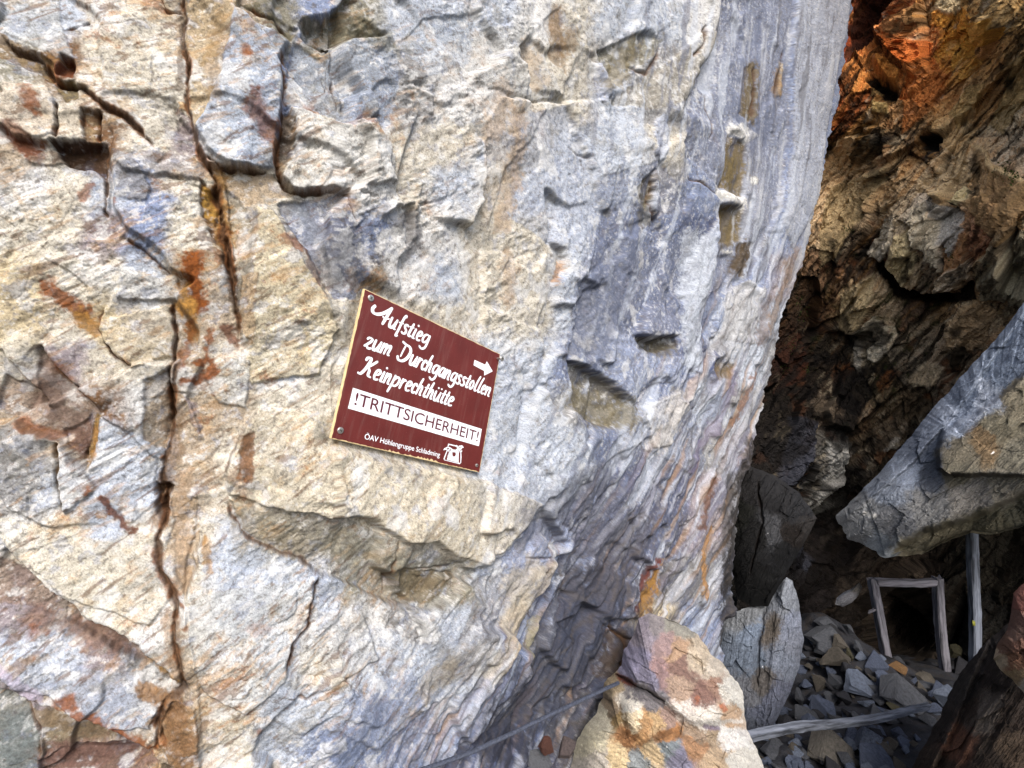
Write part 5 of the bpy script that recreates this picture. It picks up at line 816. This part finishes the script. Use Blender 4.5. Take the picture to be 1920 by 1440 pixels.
# ------------------------------------------------------------------ sign
n3 = Vector(nrm); e1 = Vector(S_A).normalized(); e2 = (n3.cross(e1)); e2 = e2 if e2.dot(Vector(S_B)) > 0 else -e2
sign = empty('trail_sign', S_O); SMX = Matrix((e1, e2, n3)).transposed()
sign.rotation_mode = 'QUATERNION'
hand = 1 if SMX.determinant() > 0 else -1
if hand < 0: SMX = Matrix((e1, -e2, n3)).transposed()
YS = 1 if hand > 0 else -1
sign.rotation_quaternion = SMX.to_quaternion()
tag(sign, 'dark red brown trail sign with white lettering and an arrow screwed to the cliff', 'sign')
la = Vector(S_A).length; lb = (Vector(S_B).dot(e1), Vector(S_B).dot(e2)*YS)
def sp(u, v, z=0.0): return (u*la+v*lb[0], v*lb[1], z)
def tri_mesh(name, polys, z, m, parent, thick=0.0004):
    """Flat shapes given as outlines in the sign's own u, v."""
    bm = bmesh.new()
    for q in polys:
        vs = [bm.verts.new(sp(u, v, z)) for u, v in q]
        try: f = bm.faces.new(vs)
        except ValueError: continue
    bmesh.ops.triangulate(bm, faces=list(bm.faces)); bmesh.ops.recalc_face_normals(bm, faces=bm.faces)
    for f in bm.faces:
        if f.normal.z < 0: f.normal_flip()
    me = bpy.data.meshes.new(name); bm.to_mesh(me); bm.free(); return link(name, me, m, parent)
M_RED = plain_material('sign_red_brown', (90, 33, 30), 0.48, 0.35, 0.14, 14, 0.06); M_WHT = plain_material('sign_white', (228, 232, 236), 0.45, 0.4, 0.04, 30, 0.02); M_CORE = plain_material('sign_core_cream', (206, 184, 140), 0.7, 0.3, 0.15, 60, 0.1)
M_STEEL = plain_material('screw_steel', (170, 166, 160), 0.35, 0.5, 0.25, 300, 0.1, 0.8); M_DARK = plain_material('screw_recess', (60, 56, 52), 0.6)
TH = 0.008
nt = M_RED.node_tree; b = nt.nodes['Principled BSDF']; L = nt.links.new
src = b.inputs['Base Color'].links[0].from_socket; tc = N(nt, 'ShaderNodeTexCoord'); mp = N(nt, 'ShaderNodeMapping'); mp.inputs['Scale'].default_value = (60, 5, 5); mp.inputs['Rotation'].default_value = (0, 0, 0.28); L(tc.outputs['Object'], mp.inputs['Vector'])
n1 = N(nt, 'ShaderNodeTexNoise', i_Scale=1.0, i_Detail=6.0, i_Roughness=0.7); L(mp.outputs[0], n1.inputs['Vector']); n2 = N(nt, 'ShaderNodeTexNoise', i_Scale=420.0, i_Detail=3.0); L(tc.outputs['Object'], n2.inputs['Vector'])
ra = N(nt, 'ShaderNodeMapRange'); ra.inputs['From Min'].default_value = 0.52; ra.inputs['From Max'].default_value = 0.75; ra.inputs['To Max'].default_value = 0.16; L(n1.outputs['Fac'], ra.inputs['Value'])
rb = N(nt, 'ShaderNodeMapRange'); rb.inputs['From Min'].default_value = 0.68; rb.inputs['From Max'].default_value = 0.76; rb.inputs['To Max'].default_value = 0.5; L(n2.outputs['Fac'], rb.inputs['Value'])
ad = N(nt, 'ShaderNodeMath', operation='MAXIMUM'); L(ra.outputs[0], ad.inputs[0]); L(rb.outputs[0], ad.inputs[1])
mm = N(nt, 'ShaderNodeMix', data_type='RGBA'); L(ad.outputs[0], mm.inputs[0]); L(src, mm.inputs[6]); mm.inputs[7].default_value = (0.34, 0.25, 0.22, 1); L(mm.outputs[2], b.inputs['Base Color'])
def slab(name, u0, v0, u1, v1, z0, z1, m, bev=0.0):
    bm = bmesh.new(); q = [(u0, v0), (u1, v0), (u1, v1), (u0, v1)]
    a = [bm.verts.new(sp(u, v, z0)) for u, v in q]; b = [bm.verts.new(sp(u, v, z1)) for u, v in q]
    bm.faces.new(a); bm.faces.new(b)
    for i in range(4): bm.faces.new((a[i], a[(i+1) % 4], b[(i+1) % 4], b[i]))
    if bev: bmesh.ops.bevel(bm, geom=list(bm.edges), offset=bev, segments=2, affect='EDGES')
    bmesh.ops.recalc_face_normals(bm, faces=bm.faces)
    me = bpy.data.meshes.new(name); bm.to_mesh(me); bm.free(); return link(name, me, m, sign)
slab('board', 0, 0, 1, 1, -TH, 0, M_CORE, 0.0006)
# painted face with worn edges
ed = random.Random(3)
def edge_pts(a, b, n, amp):
    return [(a[0]+(b[0]-a[0])*i/n + ed.uniform(0, amp)*(0 if a[1] == b[1] else (1 if a[0] < .5 else -1)), a[1]+(b[1]-a[1])*i/n + ed.uniform(0, amp)*((1 if a[1] < .5 else -1) if a[1] == b[1] else 0)) for i in range(n)]
i0 = 0.0035
face = edge_pts((i0, i0), (1-i0, i0), 50, 0.003)+edge_pts((1-i0, i0), (1-i0, 1-i0), 50, 0.003)
bot = edge_pts((1-i0, 1-i0), (i0, 1-i0), 90, 0.006); bot = [(u, v-(ed.choice((0, 0, 0.007, 0.012)) if 0.28 < u < 0.66 else 0)) for u, v in bot]
face += bot+edge_pts((i0, 1-i0), (i0, i0), 50, 0.003)
tri_mesh('face_panel', [face], 0.0006, M_RED, sign)
# brush script, one stroke skeleton per letter (x height 1, baseline 0)
GL = {
 'A': (1.50, [([(.10, 1.22), (.02, .95), (.12, .66), (.40, .60), (.78, .86), (1.10, 1.32), (1.30, 1.72)], .30), ([(1.30, 1.70), (1.22, 1.1), (1.14, .40), (1.10, .04)], .26), ([(.92, .66), (1.10, .60), (1.40, .72)], .20)]),
 'u': (.70, [([(.10, .95), (.08, .45), (.14, .10), (.30, .08), (.46, .40), (.50, .70)], .24), ([(.56, .95), (.52, .40), (.52, .10), (.66, .08)], .22)]),
 'f': (.62, [([(.62, 1.56), (.54, 1.70), (.42, 1.45), (.34, .90), (.28, .10), (.22, -.42), (.40, -.34)], .22), ([(.06, .84), (.56, .90)], .17)]),
 's': (.56, [([(.48, .86), (.34, .96), (.18, .84), (.22, .62), (.40, .42), (.40, .16), (.22, .04), (.05, .14)], .23)]),
 't': (.50, [([(.34, 1.30), (.26, .80), (.20, .20), (.30, .06), (.44, .14)], .23), ([(.04, .92), (.50, .98)], .16)]),
 'i': (.36, [([(.18, .95), (.14, .40), (.14, .10), (.30, .08)], .23), ([(.24, 1.34), (.28, 1.38)], .22)]),
 'e': (.56, [([(.14, .46), (.36, .56), (.46, .80), (.32, .97), (.15, .78), (.10, .36), (.22, .06), (.46, .14)], .22)]),
 'g': (.66, [([(.52, .86), (.32, .96), (.13, .72), (.11, .30), (.24, .12), (.44, .36), (.52, .80)], .21), ([(.56, .95), (.54, .20), (.48, -.30), (.28, -.52), (.08, -.40), (.08, -.30)], .22)]),
 'z': (.66, [([(.06, .80), (.20, .96), (.44, .90), (.44, .72), (.24, .40), (.06, .16)], .22), ([(.02, .14), (.20, .20), (.40, .02), (.60, .12)], .22)]),
 'm': (.92, [([(.10, .95), (.08, .06)], .22), ([(.10, .50), (.28, .92), (.38, .84), (.36, .06)], .20), ([(.38, .50), (.58, .92), (.70, .82), (.66, .14), (.80, .08)], .21)]),
 'n': (.64, [([(.10, .95), (.08, .06)], .22), ([(.10, .46), (.30, .92), (.44, .82), (.42, .14), (.56, .08)], .21)]),
 'r': (.48, [([(.12, .95), (.08, .06)], .23), ([(.12, .54), (.26, .90), (.42, .86)], .22)]),
 'c': (.52, [([(.46, .76), (.34, .95), (.16, .78), (.11, .36), (.24, .06), (.46, .18)], .23)]),
 'h': (.64, [([(.26, 1.62), (.16, 1.0), (.08, .06)], .22), ([(.10, .44), (.30, .92), (.44, .80), (.42, .14), (.56, .08)], .21)]),
 'a': (.68, [([(.52, .86), (.32, .96), (.13, .70), (.11, .28), (.24, .08), (.44, .36), (.52, .80)], .21), ([(.56, .95), (.52, .30), (.54, .08), (.64, .08)], .21)]),
 'o': (.60, [([(.34, .95), (.14, .72), (.11, .30), (.26, .06), (.44, .28), (.46, .70), (.34, .95)], .22)]),
 'l': (.38, [([(.32, 1.62), (.20, 1.0), (.13, .30), (.18, .06), (.34, .14)], .22)]),
 'p': (.60, [([(.14, 1.0), (.10, .20), (.02, -.58)], .22), ([(.14, .56), (.32, .94), (.48, .76), (.44, .28), (.26, .06), (.12, .18)], .21)]),
 'D': (1.28, [([(.05, 1.72), (.40, 1.60), (.84, 1.50), (1.08, 1.12), (.98, .50), (.66, .10), (.28, .06), (.08, .32)], .28), ([(.44, 1.52), (.38, 1.0), (.34, .42)], .15)]),
 'K': (1.12, [([(.16, 1.40), (.24, 1.62), (.48, 1.66), (.50, 1.30), (.36, .60), (.16, .14), (-.06, .14)], .26), ([(1.02, 1.60), (.86, 1.36), (.50, .86)], .22), ([(.52, .84), (.70, .62), (.74, .20), (.98, .10)], .24)]),
}
GL['ü'] = (.70, GL['u'][1]+[([(.20, 1.30), (.22, 1.34)], .20), ([(.52, 1.30), (.54, 1.34)], .20)])
def catmull(p, n=9):
    p = [p[0]]+list(p)+[p[-1]]; out = []
    for i in range(1, len(p)-2):
        a, b, c, d = map(np.array, p[i-1:i+3])
        for k in range(n):
            t = k/n; out.append(0.5*((2*b)+(-a+c)*t+(2*a-5*b+4*c-d)*t*t+(-a+3*b-3*c+d)*t**3))
    out.append(np.array(p[-2])); return np.array(out)
def pen(stroke, w):
    """Broad brush swept along a stroke: thick downstrokes, thinner crossings, rounded ends."""
    s = catmull(stroke); t = np.gradient(s, axis=0); t /= np.maximum(np.linalg.norm(t, axis=1, keepdims=True), 1e-6); nn = np.stack([-t[:, 1], t[:, 0]], -1)
    k = w/2*(0.70+0.44*np.abs(nn[:, 0])); m = len(s); e = np.linspace(0, 1, m); k = k*(0.78+0.22*np.sin(np.pi*np.clip(e*1.0, 0, 1))**0.5)
    return s, nn, k
zc = [0]
def script_line(text, xs, p0, p1, xh_px, scale_x=1.0):
    """xs: pixel x of each letter's left foot on the baseline p0-p1 (plus the end); xh_px: x height in pixels at both ends."""
    quads = []
    for i, ch in enumerate(text):
        if ch == ' ': continue
        xa, xb = xs[i], xs[i+1]; sl = (p1[1]-p0[1])/(p1[0]-p0[0])
        ua, va = uv_of(xa, p0[1]+(xa-p0[0])*sl); ub, vb = uv_of(xb, p0[1]+(xb-p0[0])*sl)
        h = xh_px
        w, strokes = GL[ch]; wu = (ub-ua)/w
        for st, pw in strokes:
            s, nn, k = pen(st, pw)
            # stroke width measured in letter heights, on both axes
            asp = la/abs(lb[1]); kx = h/asp
            L = []; R = []
            for (x, y), (nx, ny), kk in zip(s, nn, k):
                cx = ua+x*wu+y*h*0.20/asp; cy = va+(vb-va)*(x/w)-y*h
                L.append((cx+nx*kk*kx, cy-ny*kk*h)); R.append((cx-nx*kk*kx, cy+ny*kk*h))
            zc[0] += 1
            quads.append((L, R, 0.0008+0.00001*(zc[0] % 40)))
    return quads
def ribbons(name, quads, m):
    bm = bmesh.new()
    for L, R, z in quads:
        a = [bm.verts.new(sp(u, v, z)) for u, v in L]; b = [bm.verts.new(sp(u, v, z)) for u, v in R]
        for i in range(len(a)-1): bm.faces.new((a[i], a[i+1], b[i+1], b[i]))
        for side, lr in ((0, -1), (-1, 1)):                              # rounded ends
            c = (a[side].co+b[side].co)/2; d = (a[side].co-c); nx = Vector((-d.y, d.x, 0))
            ref = a[1].co-a[0].co if side == 0 else a[-1].co-a[-2].co
            if nx.dot(ref)*lr < 0: nx = -nx
            vs = [a[side]]+[bm.verts.new(c+d*math.cos(t)+nx*0.8*math.sin(t)) for t in np.linspace(0, math.pi, 8)[1:-1]]+[b[side]]
            bm.faces.new(vs)
    bmesh.ops.recalc_face_normals(bm, faces=bm.faces)
    for f in bm.faces:
        if f.normal.z < 0: f.normal_flip()
    me = bpy.data.meshes.new(name); bm.to_mesh(me); bm.free(); return link(name, me, m, sign)
Z1 = lambda x, y: (655+x/12, 560+y/12)
Z2 = lambda x, y: (730+x/9.143, 630+y/9.143)
Z3 = lambda x, y: (650+x/9.143, 660+y/9.143)
l1 = script_line('Aufstieg', [Z1(x, 0)[0] for x in (425, 850, 1030, 1145, 1270, 1370, 1465, 1590, 1760)], Z1(765, 590), Z1(1520, 945), 0.078)
l2 = script_line('zum', [Z1(x, 0)[0] for x in (310, 480, 665, 915)], Z1(400, 1120), Z1(850, 1285), 0.078)
l2 += script_line('Durchgangsstollen', [Z2(x, 0)[0] for x in (100, 318, 438, 518, 595, 700, 818, 920, 1020, 1125, 1200, 1278, 1340, 1425, 1485, 1545, 1620, 1715)], Z2(330, 490), Z2(1680, 1035), 0.080)
l3 = script_line('Keinprechthütte', [Z3(x, 0)[0] for x in (190, 425, 540, 610, 730, 880, 970, 1075, 1165, 1275, 1350, 1460, 1575, 1640, 1705, 1800)], Z3(460, 475), Z3(1750, 925), 0.078)
ribbons('lettering', l1, M_WHT); ribbons('lettering', l2, M_WHT); ribbons('lettering', l3, M_WHT)
def quad_uv(pp): return [uv_of(*p) for p in pp]
wp = tri_mesh('warning_panel', [quad_uv([(661.5, 727), (903, 804.5), (897.5, 836.5), (652, 765.5)])], 0.0009, M_WHT, sign)
ar = [Z2(*p) for p in ((1457, 410), (1640, 492), (1668, 432), (1768, 605), (1622, 678), (1622, 598), (1440, 500))]
tri_mesh('arrow', [quad_uv(ar)], 0.0009, M_WHT, sign)
def text_part(name, body, p0, p1, h_uv, z, m, parent, bold=0.0):
    """Sans lettering whose baseline runs from pixel p0 to p1."""
    cu = bpy.data.curves.new(name, 'FONT'); cu.body = body; cu.offset = bold
    to = bpy.data.objects.new(name, cu); COL.objects.link(to); dg = bpy.context.evaluated_depsgraph_get(); dg.update()
    me = bpy.data.meshes.new_from_object(to.evaluated_get(dg)); bpy.data.objects.remove(to); me.name = name
    v = np.array([q.co[:] for q in me.vertices]); x0, x1 = v[:, 0].min(), v[:, 0].max(); cap = 0.70
    ua, va = uv_of(*p0); ub, vb = uv_of(*p1)
    for q in me.vertices:
        t = (q.co.x-x0)/(x1-x0); q.co = sp(ua+(ub-ua)*t, va+(vb-va)*t-q.co.y/cap*h_uv, z)
    me.update(); me.materials.clear(); bm = bmesh.new(); bm.from_mesh(me)
    for f in bm.faces:
        f.normal_update()
        if f.normal.z < 0: f.normal_flip()
    bm.to_mesh(me); bm.free()
    return link(name, me, m, parent)
P1 = lambda x, y: (600+x/3.789, 520+y/3.789)
M_TXT = plain_material('warning_letter_maroon', (84, 26, 40), 0.5, 0.4, 0.08, 30, 0.02)
text_part('warning_lettering', '!TRITTSICHERHEIT!', P1(240, 903), P1(1117, 1166), 0.081, 0.0013, M_TXT, wp, 0.006)
text_part('lettering', 'ÖAV Höhlengruppe Schladming', P1(313, 1147), P1(848, 1277), 0.036, 0.0009, M_WHT, sign, 0.006)
# emblem: bat spread over a cave mouth
E4 = lambda pts: quad_uv([(800+x/16, 800+y/16) for x, y in pts])
tri_mesh('emblem', [E4([(500, 960), (600, 700), (650, 690), (670, 740), (640, 860), (575, 1000), (930, 1085), (945, 900), (950, 740), (1030, 770), (1040, 900), (1025, 1080), (985, 1125), (920, 1105), (520, 1005)]), E4([(600, 985), (690, 735), (760, 690), (870, 690), (950, 740), (940, 1075)]),
          E4([(490, 710), (520, 650), (600, 610), (690, 610), (780, 680), (860, 690), (930, 640), (960, 570), (1060, 560), (1112, 625), (1040, 650), (1060, 740), (1030, 770), (960, 715), (740, 720), (700, 740), (560, 690)]), E4([(610, 640), (640, 505), (870, 560), (890, 545), (940, 590), (930, 640), (870, 600), (670, 545), (645, 640)])], 0.0009, M_WHT, sign)
em = bpy.data.objects['emblem']
tri_mesh('emblem_inlay', [E4([(525, 985), (610, 740), (665, 740), (580, 1000)]), E4([(955, 760), (1005, 770), (1003, 1085), (950, 1080)]), E4([(760, 760), (860, 770), (870, 830), (850, 880), (800, 900), (765, 860)]), E4([(575, 665), (640, 635), (680, 650), (630, 690)]), E4([(655, 715), (695, 670), (730, 690), (720, 715)]), E4([(960, 610), (1040, 595), (985, 640)]), E4([(985, 700), (1045, 670), (1030, 735)]), E4([(655, 560), (740, 585), (760, 630), (690, 605), (640, 600)]), E4([(830, 580), (850, 580), (840, 640)])], 0.0012, M_RED, em)
def screw(px, py, r, proud, tilt=0.0):
    u, v = uv_of(px, py); bm = bmesh.new(); n = 24
    rings = [(r, proud), (r, proud+0.0012), (r*0.86, proud+0.0024), (r*0.34, proud+0.0028)]; vs = []
    base = sp(u, v)
    for rr, z in [(r*0.42, -0.01), (r*0.42, proud)]+rings:
        vs.append([bm.verts.new((base[0]+rr*math.cos(2*math.pi*i/n), base[1]+rr*math.sin(2*math.pi*i/n), z)) for i in range(n)])
    for a, b in zip(vs, vs[1:]):
        for i in range(n): bm.faces.new((a[i], a[(i+1) % n], b[(i+1) % n], b[i]))
    bm.faces.new(vs[-1]); bmesh.ops.recalc_face_normals(bm, faces=bm.faces)
    me = bpy.data.meshes.new('screw'); bm.to_mesh(me); bm.free(); o = link('screw', me, M_STEEL, sign)
    bm = bmesh.new(); z = proud+0.0030
    for a in (0.6, 0.6+math.pi/2):
        c, s = math.cos(a), math.sin(a); L_, W_ = r*0.5, r*0.11; z += 0.0001
        bm.faces.new([bm.verts.new((base[0]+x*c-y*s, base[1]+x*s+y*c, z)) for x, y in ((-L_, -W_), (L_, -W_), (L_, W_), (-L_, W_))])
    me = bpy.data.meshes.new('screw_slot'); bm.to_mesh(me); bm.free(); link('screw_slot', me, M_DARK, o)
screw(695, 559, 0.0085, 0.0006); screw(932.5, 672.5, 0.0085, 0.020); screw(638, 807, 0.0080, 0.0006); screw(893.5, 872.5, 0.0055, 0.0006)

# ------------------------------------------------------------------ moss tufts on the damp rock
def moss():
    dg = bpy.context.evaluated_depsgraph_get(); dg.update(); bm = bmesh.new(); rr = random.Random(8)
    for px, py, n, w in [(1505, 586, 60, 14), (1486, 650, 50, 12), (1500, 560, 40, 10), (1514, 694, 50, 9), (1886, 322, 70, 18), (1900, 334, 50, 14), (1780, 480, 40, 12), (1590, 430, 40, 10), (1470, 690, 40, 10)]:
        for _ in range(n):
            d = Vector(pixel(px+rr.gauss(0, w*0.5), py+rr.gauss(0, w*0.5), 1.0))-Vector(CAM)
            hit, loc, nor, *_r = SC.ray_cast(dg, Vector(CAM), d.normalized())
            if not hit or loc.y > 12: continue
            a = Vector((rr.gauss(0, 1), rr.gauss(0, 1), rr.gauss(0, 1))).normalized(); L_ = rr.uniform(0.010, 0.024)
            tip = loc+(nor+0.6*a+Vector((0, 0, 0.4))).normalized()*L_; side = nor.cross(a).normalized()*L_*0.28; mid = (loc+tip)/2
            bm.faces.new([bm.verts.new(p) for p in (loc-nor*0.004, mid+side, tip, mid-side)])
    me = bpy.data.meshes.new('moss'); bm.to_mesh(me); bm.free()
    tag(link('moss', me, plain_material('moss_green', (56, 72, 28), 0.8, 0.2, 0.5, 60, 0.1)), 'small green moss tufts on the damp cave rock', 'moss', kind='stuff')
moss()
